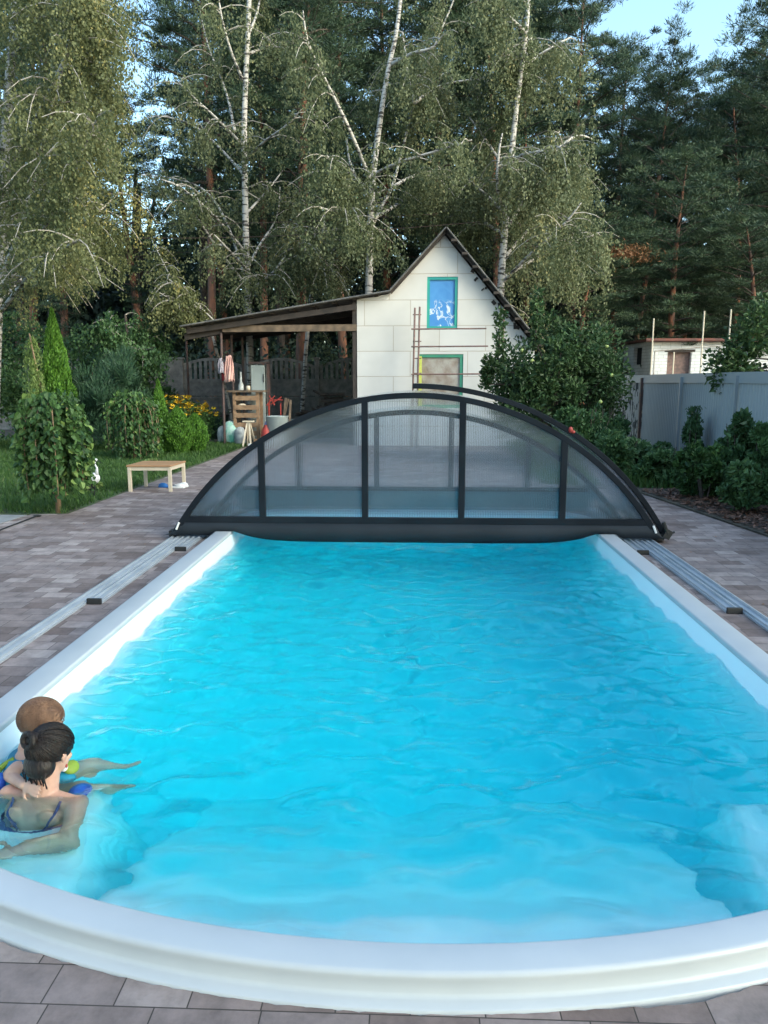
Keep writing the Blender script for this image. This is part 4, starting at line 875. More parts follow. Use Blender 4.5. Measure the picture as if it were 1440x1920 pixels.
for k, px, D, rz, sx, yt, lb in ((2, 1268, 36, 1.1, .9, 215, 'pine filling the bottom of the sky notch, left of centre'), (3, 1372, 37, 3.0, 1.0, 205, 'pine filling the bottom of the sky notch, right of centre'), (2, 1450, 36, 4.6, 1.0, 130, 'second pine row at the right edge behind the broad pine'), (3, 1140, 37, .3, 1.0, 110, 'second pine row just right of the weeping birch'), (2, 1215, 39, 2.2, 1.0, 240, 'low far pine between the notch and the weeping birch')):
    dup(s[k], (px_at(px, D), D, -.12), rz, (sx, sx, (at(px, yt, D).z+.12)/HTS[k]), lb, PG)
# dry rusty tuft on a pine right of the weeping birch
c = npv(at(1170, 478, 25)); C = c + rng.normal(0, 1, (1500, 3))*np.array([.45, .3, .13]); 
t = s[3]
q_ = quads('dry_branch', leaves(C, rng.normal(size=(1500, 3)), .16, .025), M['L_rust'], None, rng.uniform(0, 1, 1500)); q_.parent = t; q_.matrix_parent_inverse = (Matrix.Translation(t.location) @ Matrix.Diagonal((.8, .8, .62, 1))).inverted()
# far wood behind everything: one uncountable mass
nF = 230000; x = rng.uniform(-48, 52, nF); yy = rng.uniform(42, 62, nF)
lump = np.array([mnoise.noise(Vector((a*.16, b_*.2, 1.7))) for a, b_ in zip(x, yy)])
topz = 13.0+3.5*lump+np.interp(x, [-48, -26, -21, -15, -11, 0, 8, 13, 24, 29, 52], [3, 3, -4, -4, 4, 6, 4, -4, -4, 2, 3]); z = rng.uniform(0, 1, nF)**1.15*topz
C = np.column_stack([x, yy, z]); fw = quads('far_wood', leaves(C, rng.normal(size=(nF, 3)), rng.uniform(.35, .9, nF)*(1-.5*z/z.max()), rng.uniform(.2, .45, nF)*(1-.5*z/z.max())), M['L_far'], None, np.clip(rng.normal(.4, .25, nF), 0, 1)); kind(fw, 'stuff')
mb = MB()
for i in range(70):
    xx = rng.uniform(-40, 44); y_ = rng.uniform(34, 52); mb.tube([(xx, y_, -.12), (xx+rng.normal(0, .3), y_, 6), (xx+rng.normal(0, .5), y_, rng.uniform(10, 13))], [.2, .16, .08], 7, cap=False)
tag(kind(mb.build('forest_trunks', M['dbark']), 'stuff'), 'distant pine trunks deep in the forest', 'forest')
fw['label'] = 'dark far wood closing the gaps between the pines'; fw['category'] = 'forest'
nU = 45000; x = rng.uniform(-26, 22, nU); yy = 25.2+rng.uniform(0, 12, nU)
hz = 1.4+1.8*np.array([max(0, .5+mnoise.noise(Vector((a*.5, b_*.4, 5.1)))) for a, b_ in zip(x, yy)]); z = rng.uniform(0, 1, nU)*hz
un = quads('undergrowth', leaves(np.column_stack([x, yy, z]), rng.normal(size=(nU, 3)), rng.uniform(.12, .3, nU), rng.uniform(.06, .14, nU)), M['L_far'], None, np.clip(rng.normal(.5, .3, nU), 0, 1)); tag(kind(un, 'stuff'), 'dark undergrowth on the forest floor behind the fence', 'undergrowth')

# ---------------------------------------------------------------- left garden
def shrub(name, label, cat, c, rad, n, size, m, zb=ZP, stems=6, group=None, lumps=14, big=False, tint=.45, part='foliage', asp=.7, droop=0.0, upb=.2, stemm=None):
    t = thing(name, label, cat, (c[0], c[1], zb), group); C = []; T_ = []; A_ = []
    cz = zb+rad[2]*1.0
    for k in range(lumps):
        d = unit(rng.normal(size=3)); q = np.array([c[0], c[1], cz]) + d*np.array(rad)*rng.uniform(.25, .92); s_ = rng.uniform(.16, .46)
        m_ = n//lumps; dd = unit(rng.normal(size=(m_, 3))); rr = rng.uniform(.2, 1, m_)[:, None]**.5
        C.append(q + dd*rr*np.array(rad)*s_); T_.append(np.clip(rng.normal(tint, .15)+rng.normal(0, .16, m_), 0, 1)); A_.append(dd+np.array([0, 0, upb-droop])+rng.normal(0, .5, (m_, 3)))
    C = np.concatenate(C); T_ = np.concatenate(T_); A_ = np.concatenate(A_); C[:, 2] = np.maximum(C[:, 2], zb+.03)
    sz = size*rng.uniform(.3, 1.45, len(C))
    V = bigleaves(C, A_, sz, sz*asp) if big else leaves(C, A_, sz, sz*asp)
    if big: T_ = np.concatenate([T_, T_])
    quads(part, V, m, t, T_)
    mb = MB()
    for k in range(stems):
        az = rng.uniform(0, 6.28); r_ = rng.uniform(.1, .6)
        mb.tube([(c[0]+.03*math.cos(az), c[1]+.03*math.sin(az), zb-.02), (c[0]+rad[0]*r_*.6*math.cos(az), c[1]+rad[1]*r_*.6*math.sin(az), zb+rad[2]*.9), (c[0]+rad[0]*r_*math.cos(az), c[1]+rad[1]*r_*math.sin(az), zb+rad[2]*1.7)], [.014, .009, .004], 5, cap=False)
    mb.build('stems', stemm or M['dbark'], t); return t
def thuja(label, px, py_base, ht, r0, n, sz=.06, D=None, round_=False):
    g = gnd(px, py_base, -.088) if D is None else Vector((px_at(px, D), D, -.088))
    t = thing('thuja', label, 'conifer', tuple(g), 'thujas and clipped conifers on the left lawn')
    u = rng.uniform(0, 1, n)**1.25; az = rng.uniform(0, 2*math.pi, n); lob = 1+.10*np.sin(az*5+u*17)+.07*np.sin(az*9-u*31)
    prof = (np.sin(np.pi*np.clip(u*.86+.14, 0, 1))**.75) if round_ else np.minimum(1, (u/.06)**.5)*(1-u)**.82
    r_ = r0*prof*lob*rng.uniform(.72, 1.06, n)
    C = np.column_stack([g.x+r_*np.cos(az), g.y+r_*np.sin(az), g.z+.04+u*ht]); A_ = np.column_stack([np.cos(az)*.35, np.sin(az)*.35, np.ones(n)])+rng.normal(0, .28, (n, 3))
    quads('foliage', leaves(C, A_, sz*rng.uniform(.7, 1.5, n), sz*.45), M['L_thuja'], t, np.clip(rng.normal(.42, .22, n), 0, 1))
    MB().tube([(g.x, g.y, g.z-.03), (g.x, g.y, g.z+ht*.9)], [.05, .01], 7).build('trunk', M['dbark'], t)
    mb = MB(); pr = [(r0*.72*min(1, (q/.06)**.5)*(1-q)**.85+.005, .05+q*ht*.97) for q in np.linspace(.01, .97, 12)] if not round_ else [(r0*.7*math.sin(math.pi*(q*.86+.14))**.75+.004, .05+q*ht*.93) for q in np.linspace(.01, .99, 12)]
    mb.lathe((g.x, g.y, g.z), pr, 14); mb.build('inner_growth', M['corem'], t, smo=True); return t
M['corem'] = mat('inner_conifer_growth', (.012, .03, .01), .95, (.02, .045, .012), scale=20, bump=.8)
g = gnd(118, 845, -.088); thuja('tallest slender thuja, sharp pointed, behind the nearer weeping mulberry', 116, 850, at(112, 583, gnd(116, 850, -.088).y).z+.09, .52, 24000, .07)
gg = gnd(302, 852, -.088); thuja('small slender pointed thuja right of the farther weeping mulberry', 303, 852, at(297, 716, gg.y).z+.09, .30, 9000, .055)
thuja('egg-shaped clipped conifer left of the yellow flowers', 336, 853, .95, .27, 7000, .05, round_=True)
thuja('lowest egg-shaped clipped conifer at the pavement edge below the yellow flowers', 368, 850, .80, .25, 6000, .05, round_=True)
# soft pine shrub between the weeping mulberries
shrub('pine_shrub', 'soft feathery green pine shrub between the tall thuja and the farther weeping mulberry', 'shrub', (px_at(192, 16.5), 16.5), (.80, .8, 1.0), 15000, .16, M['L_blue'], zb=-.088, lumps=40, asp=.10, upb=1.2, group='shrubs on the left')
shrub('pine_shrub', 'feathery green pine shrub higher and farther back left of the fence pillar', 'shrub', (px_at(212, 19), 19), (.85, .8, 1.15), 13000, .16, M['L_blue'], zb=-.088, lumps=40, asp=.10, upb=1.2, group='shrubs on the left')
for px, D, r_, h_, lb in ((30, 19.5, 1.6, 2.9, 'dark bushy shrub under the big birch at the left edge'), (-60, 17, 1.6, 1.6, 'dark shrub just beyond the left frame edge'), (150, 22.5, 1.7, 2.6, 'dark green shrub behind the tall thuja'), (258, 22, .9, 1.1, 'dark shrub at the foot of the fence left of the pillar'), (215, 23.2, 1.2, 1.3, 'dark shrub against the fence behind the pine shrubs')):
    shrub('dark_shrub', lb, 'shrub', (px_at(px, D), D), (r_, r_*.8, h_*.5+.2), 9000, .085, M['L_dark'], zb=-.088, lumps=30, group='shrubs on the left')
# weeping mulberries grafted on stems
def weeper(label, px, pyb, top, halfw, bottom, n, m, seed):
    g = gnd(px, pyb, -.088); r = np.random.default_rng(seed); t = thing('weeping_mulberry', label, 'tree', tuple(g), 'weeping mulberries on stems')
    zt = at(px, top, g.y).z; zb_ = at(px, bottom, g.y).z; W_ = halfw/F*g.y
    mb = MB(); mb.tube([(g.x, g.y, g.z-.03), (g.x+.02, g.y, (zt+g.z)/2), (g.x-.01, g.y, zt-.18)], [.035, .028, .026], 8); tr = mb.build('trunk', M['ybark'], t, smo=True)
    mb = MB(); C = []; A_ = []; T_ = []
    nb = 46
    for i in range(nb):
        az = i*2.399+r.uniform(-.3, .3); w_ = W_*r.uniform(.35, 1.08); h = Vector((math.cos(az), math.sin(az), 0)); zr = zt-r.uniform(0, .12); ze = zb_+r.uniform(-.02, .35)*(zt-zb_)
        B = Vector((g.x, g.y, zt-.18)); pts = [B, B+h*w_*.45+Vector((0, 0, zr-B.z)), B+h*w_*.9+Vector((0, 0, zr-.12-B.z)), B+h*w_*1.05+Vector((0, 0, (zr+ze)/2-B.z)), B+h*w_*.98+Vector((0, 0, ze-B.z))]
        bp = bend(pts, 3); mb.tube(bp, list(np.linspace(.012, .004, len(bp))), 5, cap=False)
        m_ = n//nb; tb_ = r.normal(.45, .16)
        for k in range(m_):
            u = r.uniform(.12, 1); p = poly_pt(bp, u); C.append(p+r.normal(0, .045, 3)); A_.append([h.x*.5+r.normal(0, .5), h.y*.5+r.normal(0, .5), -.9]); T_.append(min(1, max(0, tb_+r.normal(0, .2)+(.25 if r.uniform() < .12 else 0))))
    mb.build('branches', M['ybark'], t); sz = r.uniform(.045, .11, len(C)); V = bigleaves(np.array(C), np.array(A_), sz, sz*.78); quads('crown', V, m, t, np.array(T_+T_)); return t
weeper('nearer weeping mulberry on a bare stem at the lawn corner, umbrella-shaped', 110, 961, 745, 60, 925, 4600, M['L_mul'], 5)
weeper('farther weeping mulberry on a bare stem behind the small table', 253, 862, 738, 46, 862, 3600, M['L_mul'], 6)
# weeping larch
g = Vector((px_at(62, 15.5), 15.5, -.088)); t = thing('weeping_larch', 'pale lime-green weeping larch hanging beside the tall thuja', 'tree', tuple(g))
mb = MB(); st = [g, Vector((g.x+.12, g.y, 1.0)), at(68, 690, 15.5), at(55, 625, 15.5)]; bp = bend(st); mb.tube(bp, list(np.linspace(.035, .012, len(bp))), 7); mb.build('trunk', M['ybark'], t, smo=True)
C = []
for k in range(13):
    u = rng.uniform(.55, 1); B = poly_pt(bp, u); L = rng.uniform(.5, 1.3); dx = rng.uniform(-.22, .28); m_ = 200; q = rng.uniform(0, 1, m_)
    C.append(B+np.column_stack([dx*np.sqrt(q), rng.uniform(-.2, .2)*np.sqrt(q), .12*np.sin(q*3)-L*q])+rng.normal(0, .028, (m_, 3)))
C = np.concatenate(C); quads('crown', leaves(C, np.column_stack([rng.normal(0, .5, len(C)), rng.normal(0, .5, len(C)), np.full(len(C), -1.)]), .075, .02), M['L_lime'], t, rng.uniform(0, 1, len(C)))
# yellow flowers
def flowers(label, px, D, ht, n, spread):
    x0 = px_at(px, D); t = thing('yellow_coneflower', label, 'flowers', (x0, D, -.088), 'clumps of yellow flowers'); st = MB(); pe = MB(); ey = MB()
    for k in range(n):
        dx, dy = rng.normal(0, spread, 2); h_ = ht*rng.uniform(.72, 1.05); tp_ = Vector((x0+dx, D+dy, -.088+h_)); st.tube([(x0+dx*.4, D+dy*.4, -.1), (x0+dx*.8, D+dy*.8, h_*.5), tp_], [.006, .005, .004], 4, cap=False)
        tl = Matrix.Rotation(rng.uniform(-.6, .6), 3, 'X') @ Matrix.Rotation(rng.uniform(-.5, .5), 3, 'Y'); np_ = 10
        for j in range(np_):
            a = 2*math.pi*j/np_; d = tl@Vector((math.cos(a), math.sin(a), -.25)); e_ = tl@Vector((-math.sin(a), math.cos(a), 0)); pe.add([tp_+d*.01, tp_+d*.035+e_*.017, tp_+d*.068, tp_+d*.035-e_*.017], [(0, 1, 2, 3)])
        ey.ellip(tp_+tl@Vector((0, 0, .006)), (.014, .014, .012), tl, 8, 5)
    st.build('stems', M['stemg'], t); pe.build('petals', M['yellow'], t); ey.build('flower_eyes', M['brownc'], t)
    m_ = 900; C = np.column_stack([rng.normal(x0, spread*1.1, m_), rng.normal(D, spread*1.1, m_), rng.uniform(-.05, ht*.85, m_)]); quads('foliage', leaves(C, rng.normal(size=(m_, 3)), .10, .035), M['L_mul'], t, rng.uniform(.1, .8, m_))
M['stemg'] = mat('green_stem', (.06, .14, .03), .7)
flowers('taller clump of yellow flowers between the small pointed thuja and the fence', 328, 19.4, 1.12, 70, .20)
flowers('lower clump of yellow flowers at the pavement edge, right of the taller clump', 366, 19.1, .92, 60, .20)
flowers('few yellow flowers behind the egg-shaped conifers', 348, 20.3, .95, 22, .22)
# small bird-shaped garden ornament behind the first mulberry
g = gnd(172, 935, -.088); t = thing('bird_ornament', 'small white and black bird-shaped garden ornament beside the nearer weeping mulberry', 'ornament', tuple(g))
hz0 = g.z; D = g.y; c = at(176, 897, D)
MB().ellip(c, (.085, .05, .075), Matrix.Rotation(-.5, 3, 'Y'), 14, 8).tube([c+Vector((.04, 0, .04)), c+Vector((.05, 0, .14)), c+Vector((.02, 0, .20)), c+Vector((.035, 0, .235))], [.03, .014, .012, .016], 8).ellip(c+Vector((.04, 0, .245)), (.026, .02, .02)).build('body', M['whitep'], t, smo=True)
MB().ellip(c+Vector((-.03, .0, -.02)), (.075, .056, .05), Matrix.Rotation(.9, 3, 'Y'), 12, 8).build('wing', M['black'], t, smo=True)
MB().tube([c+Vector((.06, 0, .245)), c+Vector((.12, 0, .20))], [.007, .002], 6).build('beak', M['black'], t)
for dx in (-.03, .01): MB().tube([c+Vector((dx, 0, -.05)), (c.x+dx-.02, c.y, hz0)], .008, 6).build('leg', M['black'], t)
g = gnd(168, 925, -.088); shrub('edging_plant', 'low pale-leaved plant beside the ornament', 'plant', (g.x, g.y+.1), (.22, .16, .09), 500, .05, M['L_lime'], zb=-.088, lumps=6, group='low plants on the lawn')
g = gnd(295, 900, -.088); shrub('edging_plant', 'low pale-leaved plant behind the small table', 'plant', (g.x-.35, g.y+.9), (.18, .2, .14), 500, .06, M['L_lime'], zb=-.088, lumps=6, group='low plants on the lawn')
# cable on the slab
a = gnd(-30, 1005, -.07); b_ = gnd(70, 967, -.07); c2_ = gnd(62, 966, -.07); tag(MB().tube(bend([a, (a+b_)/2+Vector((0, .03, 0)), b_]), .008, 6).ellip(b_, (.05, .02, .012)).build('garden_cable', M['black']), 'dark thin cable lying along the joint between slab and paving', 'cable')
# two thin overhead lines in front of the trees
for i, (pa, pb, D) in enumerate((((200, 411), (560, 415), 21), ((250, 448), (640, 430), 20.8))):
    p0, p1 = at(pa[0]-300, pa[1]-10, D), at(pb[0]+260, pb[1]-14, D+1)
    tag(MB().tube([p0.lerp(p1, u)+Vector((0, 0, -.25*math.sin(math.pi*u))) for u in np.linspace(0, 1, 12)], .008, 5).build('overhead_wire', M['steel']), ['upper thin wire stretched before the birches', 'lower thin wire stretched before the birches'][i], 'wire')
# lawn grass
def grass(name, label, poly, n, hh, z0=-.09, m='L_grass'):
    P_ = np.array(poly); lo, hi = P_.min(0), P_.max(0); pts = []
    q = rng.uniform(0, 1, (n*3, 2))*(hi-lo)+lo
    ins = np.zeros(len(q), bool); j = len(P_)-1
    for i in range(len(P_)):
        xi, yi = P_[i]; xj, yj = P_[j]; cond = ((yi > q[:, 1]) != (yj > q[:, 1])) & (q[:, 0] < (xj-xi)*(q[:, 1]-yi)/(yj-yi+1e-12)+xi); ins ^= cond; j = i
    q = q[ins][:n]; k = len(q); h_ = hh*rng.uniform(.4, 1.3, k)*(1+.5*np.array([mnoise.noise(Vector((a*1.2, b*1.2, 0))) for a, b in q])); az = rng.uniform(0, 6.28, k); w_ = np.column_stack([np.cos(az), np.sin(az), np.zeros(k)])*.006*(1+q[:, 1:2]*.03)
    B = np.column_stack([q, np.full(k, z0)]); T = B+np.column_stack([rng.normal(0, .35, k)*h_, rng.normal(0, .35, k)*h_, h_]); V = np.stack([B-w_, B+w_, T+w_*.2, T-w_*.2], 1)
    pt = np.array([mnoise.noise(Vector((a*.9, b*.9, 7))) for a, b in q]); o = quads(name, V, M[m], None, np.clip(.4+pt*.45+rng.normal(0, .2, k), 0, 1)); tag(kind(o, 'stuff'), label, 'grass')
grass('lawn_grass', 'green lawn grass left of the pavement', [(-9.5, 8.85), (-4.13, 8.85), (-3.95, 18.6), (-12, 19), (-12, 12)], 85000, .075)
grass('bed_grass', 'rough grass at the back of the right bed under the apple tree', [(1.9, 11.6), (3.3, 11.2), (5.0, 10.7), (5.0, 19), (2.2, 19)], 30000, .16)
mb = MB(); 
# ---------------------------------------------------------------- right garden
def apple(label, c, rad, n, nap, zb, group, m='L_apple', lumps=46, size=.085, sparse=False, spikes=(), extra=()):
    t = thing('apple_tree', label, 'tree', (c[0], c[1], -.1), group); C = []; A_ = []; T_ = []; br = MB(); base = Vector((c[0], c[1], -.12)); cz = zb+rad[2]
    MB().tube([base, (c[0]+.05, c[1], zb+.1), (c[0], c[1], cz)], [.07, .06, .03], 8).build('trunk', M['dbark'], t, smo=True)
    cen = []
    for k in range(lumps):
        d = unit(rng.normal(size=3)); q = np.array([c[0], c[1], cz])+d*np.array(rad)*rng.uniform(.45, .92); cen.append(q)
    cen += [npv(e_) for e_ in extra]; lumps += len(extra)
    for sx, sy, sz, L in spikes:
        for u in np.linspace(0, 1, 6): cen.append(np.array([sx+.02*u, sy, sz+L*u]))
        br.tube([(c[0], c[1], cz), (sx, sy, sz), (sx+.03, sy, sz+L)], [.02, .012, .004], 5, cap=False)
    for i, q in enumerate(cen):
        sp = i >= lumps; m_ = (n//lumps) if not sp else 60; s_ = rng.uniform(.18, .40) if not sp else .10
        dd = unit(rng.normal(size=(m_, 3))); rr = rng.uniform(.1, 1, m_)[:, None]**.5; C.append(q+dd*rr*(np.array(rad)*s_ if not sp else .14)); A_.append(dd+np.array([0, 0, .15])+rng.normal(0, .5, (m_, 3))); T_.append(np.clip(rng.normal(.42, .16)+rng.normal(0, .18, m_), 0, 1))
        if i % 2 == 0 and not sp: br.tube([(c[0], c[1], zb+rng.uniform(.1, .5)), Vector(q)*.5+Vector((c[0], c[1], zb+.3))*.5+Vector((0, 0, .15)), Vector(q)], [.025, .014, .005], 5, cap=False)
    br.build('branches', M['dbark'], t); C = np.concatenate(C); sz = size*rng.uniform(.6, 1.3, len(C)); V = bigleaves(C, np.concatenate(A_), sz, sz*.6); T_ = np.concatenate(T_); quads('crown', V, M[m], t, np.r_[T_, T_])
    for k in range(nap):
        d = unit(rng.normal(size=3)*np.array([1, 1, .8])); d[1] = -abs(d[1]); q = np.array([c[0], c[1], cz])+d*np.array(rad)*rng.uniform(.86, .98)
        a = MB(); a.ellip(q, (.036, .036, .033), None, 12, 8); a.tube([q+np.array([0, 0, .03]), q+np.array([.005, 0, .055])], .003, 5); a.build('apple', M['green_apple'], t, smo=True)
    return t
sp = [(at(1005, 590, 14.6).x, 14.6, at(1005, 640, 14.6).z, .85), (at(935, 640, 14.3).x, 14.3, at(935, 690, 14.3).z, .95), (at(1060, 620, 14.6).x, 14.6, at(1060, 670, 14.6).z, .5), (at(912, 690, 14.3).x, 14.3, at(912, 720, 14.3).z, .45)]
apple('large dark apple tree with small green apples right of the house, behind the enclosure', (at(1040, 760, 14.8).x, 14.8), (1.25, 1.2, 1.3), 15000, 9, .05, 'apple trees', spikes=sp)
apple('pale-leaved apple tree leaning over the metal fence at the right edge', (at(1510, 640, 13.5).x, 13.5), (1.15, 1.1, .95), 9000, 0, 1.15, 'apple trees', lumps=34, extra=[at(px_+26, py_, 13.0) for px_, py_ in ((1385, 640), (1365, 655), (1350, 668), (1335, 680), (1345, 700), (1360, 690), (1338, 712), (1375, 630), (1395, 600), (1410, 580))])
shr = [(1100, 835, 13.4, .75, .62, 'broad green bush joining the foot of the large apple tree'), (1140, 800, 13.9, .5, .62, 'bush between the apple tree and the peeling fence sheet'), (1210, 850, 12.8, .6, .28, 'low feathery plants before the peeling fence sheet'),
       (1300, 790, 13.2, .24, .50, 'narrow tall plant with two upright tips before the clean fence sheet'), (1385, 830, 10.3, .42, .58, 'leafy berry bush before the metal fence, near the right edge'), (1440, 860, 9.9, .35, .52, 'berry bush cut by the right frame edge'),
       (1322, 905, 10.2, .42, .40, 'bright green currant bush growing in the bark mulch'), (1250, 880, 11.6, .55, .33, 'low bush at the back end of the bark mulch'), (1400, 930, 9.2, .34, .30, 'small bush in the mulch close to the right frame edge'), (1165, 850, 12.2, .6, .36, 'low green bush at the right corner of the enclosure')]
for px, py, D, r_, h_, lb in shr:
    p = at(px, py, D); shrub('garden_bush', lb, 'bush', (p.x, D), (r_, r_*.8, h_), int(7500*r_), .085, M['L_mul'] if D == 10.2 else M['L_dark'], zb=-.08, lumps=20, big=True, asp=.6, group='bushes of the right bed', tint=.4)
for dx in (1297, 1308):
    p = at(dx, 765, 13.0); n = 260; C = np.column_stack([rng.normal(p.x, .035, n), rng.normal(13, .035, n), rng.uniform(.6, at(dx, 762, 13).z, n)]); t = thing('spike_plant', ['left one of two dark spiky plant tips before the fence', 'right one of two dark spiky plant tips before the fence'][dx > 1300], 'plant', (p.x, 13, -.08), 'spiky plants before the fence')
    quads('foliage', leaves(C, np.array([[0, 0, 1.]])+rng.normal(0, .5, (n, 3)), .06, .02), M['L_dark'], t, rng.uniform(0, .5, n)); MB().tube([(p.x, 13, -.1), (p.x, 13, p.z)], .008, 5).build('stem', M['dbark'], t)
# red rose by the hatch
p = at(1066, 800, 12.5); shrub('rose_bush', 'small rose bush with red bloom behind the enclosure arch', 'rose', (p.x, 12.5), (.22, .2, .42), 700, .06, M['L_dark'], zb=-.08, lumps=7)
# bark mulch
n = 9000; q = []
while len(q) < n:
    y_ = rng.uniform(3.0, 11.0); xe = np.interp(y_, [3, 7.73, 11.06], [4.35, 3.64, 3.17]); x_ = rng.uniform(xe+.02, 4.98); q.append((x_, y_))
q = np.array(q); C = np.column_stack([q, np.full(n, -.066)+rng.uniform(-.008, .022, n)]); A_ = np.column_stack([rng.normal(size=n), rng.normal(size=n), rng.normal(0, .25, n)]); nn = unit(np.cross(unit(A_), np.array([[0, 0, 1.]])+rng.normal(0, .3, (n, 3))))
ln = rng.uniform(.03, .09, n)[:, None]/2; wd = rng.uniform(.012, .035, n)[:, None]/2; ax = unit(A_); V = np.stack([C-ax*ln-nn*wd, C+ax*ln-nn*wd*.7, C+ax*ln+nn*wd, C-ax*ln+nn*wd*.8], 1)
tag(kind(quads('bark_mulch', V, M['chip'], None, rng.uniform(0, 1, n)), 'stuff'), 'brown bark chip mulch in the right bed', 'mulch')
n = 420; q = np.column_stack([rng.uniform(-7, 4.2, n), rng.uniform(1.2, 18, n)]); q = q[(np.abs(q[:, 0]) > 2.45) | (q[:, 1] > 9.6)]; n = len(q)
C = np.column_stack([q, np.full(n, ZP+.006)]); A_ = np.column_stack([rng.normal(size=n), rng.normal(size=n), rng.normal(0, .08, n)]); nn = unit(np.cross(unit(A_), np.array([[0, 0, 1.]])+rng.normal(0, .12, (n, 3)))); ln = rng.uniform(.008, .022, n)[:, None]; wd = ln*.6; ax = unit(A_)
tag(kind(quads('fallen_leaves', np.stack([C-ax*ln, C+nn*wd, C+ax*ln, C-nn*wd], 1), M['L_rust'], None, rng.uniform(0, 1, n)), 'stuff'), 'tiny dry birch leaves scattered over the paving', 'leaves')
MB_ = MB(); MB_.box((4.75, 9.4, .0), (.35, .5, .24), rz=.2); tag(MB_.build('edging_block', M['conc'], bevel=.01), 'grey concrete block half hidden in the bushes at the right edge', 'block')

# ---------------------------------------------------------------- clutter under the carport
def pz(px, D): return px_at(px, D)
# hanging robe + red cloth on hangers
q = at(424, 665, 18.1); t = thing('hanging_robe', 'pale pink robe hanging on the carport post', 'robe', tuple(q), 'clothes hung on the carport post')
def drape(name, m, x0, x1, ztop_, zbot, y, par, n=9, amp=.03):
    xs = np.linspace(0, 1, 22); mb = MB(); k = len(xs); rows = 8; vs = []
    for j in range(rows+1):
        v = j/rows; w_ = .55+.45*v**.7
        for u in xs: vs.append(((x0+x1)/2+(u-.5)*(x1-x0)*w_, y+amp*math.sin(u*n)*v+.02*math.sin(u*23+j), ztop_+(zbot-ztop_)*v-.015*math.sin(u*7)))
    fs = [(j*k+i, j*k+i+1, (j+1)*k+i+1, (j+1)*k+i) for j in range(rows) for i in range(k-1)]
    o = mb.add(vs, fs).build(name, m, par, smo=True); so_ = o.modifiers.new('s', 'SOLIDIFY'); so_.thickness = .012; return o
drape('robe_body', M['pinkc'], at(420, 700, 18.1).x, at(440, 700, 18.1).x, at(424, 667, 18.1).z, at(424, 716, 18.1).z, 18.1, t)
drape('sleeve', M['greyc'], at(408, 700, 18.05).x, at(420, 700, 18.05).x, at(424, 672, 18.1).z, at(424, 700, 18.1).z, 18.06, t)
MB().tube([at(419, 663, 18.1), at(425, 657, 18.1), at(434, 667, 18.1)], .006, 5).build('hanger', M['black'], t)
t2 = drape('red_cloth', M['redc'], at(415, 700, 18.16).x, at(424, 700, 18.16).x, at(420, 680, 18.16).z, at(420, 713, 18.16).z, 18.17, None); tag(t2, 'dark red cloth hanging behind the pink robe', 'cloth', 'clothes hung on the carport post')
# wooden pallet rack
D = 18.7; x0, x1 = pz(436, D), pz(484, D); zt = at(450, 735, D).z
t = thing('shelf_rack', 'rough wooden rack of stacked boards and shelves under the carport', 'rack', ((x0+x1)/2, D, ZP))
for xx in (x0+.03, x1-.03):
    for yy in (D-.2, D+.25): MB().box((xx, yy, (ZP+zt)/2), (.07, .06, zt-ZP)).build('leg', M['pallet'], t)
MB().box(((x0+x1)/2, D, zt+.02), (x1-x0+.25, .62, .04)).build('worktop', M['wood'], t)
for i, z in enumerate((zt-.14, zt-.36, zt-.55, zt-.78, zt-.98)):
    MB().box(((x0+x1)/2+rng.uniform(-.02, .02), D-.235, z), (x1-x0-.02, .025, .11)).build('board', M['pallet'], t)
    MB().box(((x0+x1)/2, D+.02, z-.04), (x1-x0-.1, .42, .02)).build('shelf', M['pallet'], t)
# things on and in it
q = at(453, 732, D); tag(MB().lathe((q.x, D-.05, zt+.04), [(.07, 0), (.075, .03), (.06, .14), (.03, .2), (.022, .42), (.025, .44)], 12).build('pale_bottle', M['bagw'], smo=True), 'pale tapering bottle standing on the wooden rack', 'bottle')
q = at(467, 730, D); tag(MB().lathe((q.x, D-.1, zt+.04), [(.05, 0), (.055, .08), (.04, .11)], 12).build('small_jar', M['tableg'], smo=True), 'small jar beside the pale bottle on the rack', 'jar')
tag(MB().ellip((x0+.2, D-.15, zt-.36+.04), (.10, .07, .055)).build('cream_bundle', M['tableg'], smo=True), 'cream bundle on the upper shelf of the wooden rack', 'bundle')
tag(MB().ellip((x0+.32, D-.12, zt-.82+.07), (.13, .1, .09)).ellip((x0+.15, D-.14, zt-.82+.05), (.08, .08, .06)).build('dark_bundle', M['black'], smo=True), 'black crumpled bundle on the lower shelf of the rack', 'bundle')
# grey panel
D2 = 19.3; a0, a1 = pz(470, D2), pz(496, D2); zl, zh = at(480, 733, D2).z, at(480, 685, D2).z
t = thing('grey_cabinet', 'pale grey cabinet door standing behind the wooden rack', 'cabinet', ((a0+a1)/2, D2, ZP)); MB().box(((a0+a1)/2, D2, (ZP+zh)/2), (a1-a0, .35, zh-ZP)).build('body', M['fridge'], t, bevel=.01); MB().box((a1-.03, D2-.185, (zl+zh)/2), (.02, .02, .2)).build('handle', M['black'], t)
t = thing('dark_door_frame', 'dark upright frame around the pale grey cabinet', 'frame', (a1+.1, D2, ZP)); MB().box((a1+.08, D2-.1, (ZP+zh+.05)/2), (.07, .1, zh+.05-ZP)).box(((a0+a1)/2+.03, D2-.1, zh+.06), (a1-a0+.17, .1, .05)).build('frame_bars', M['steel'], t)
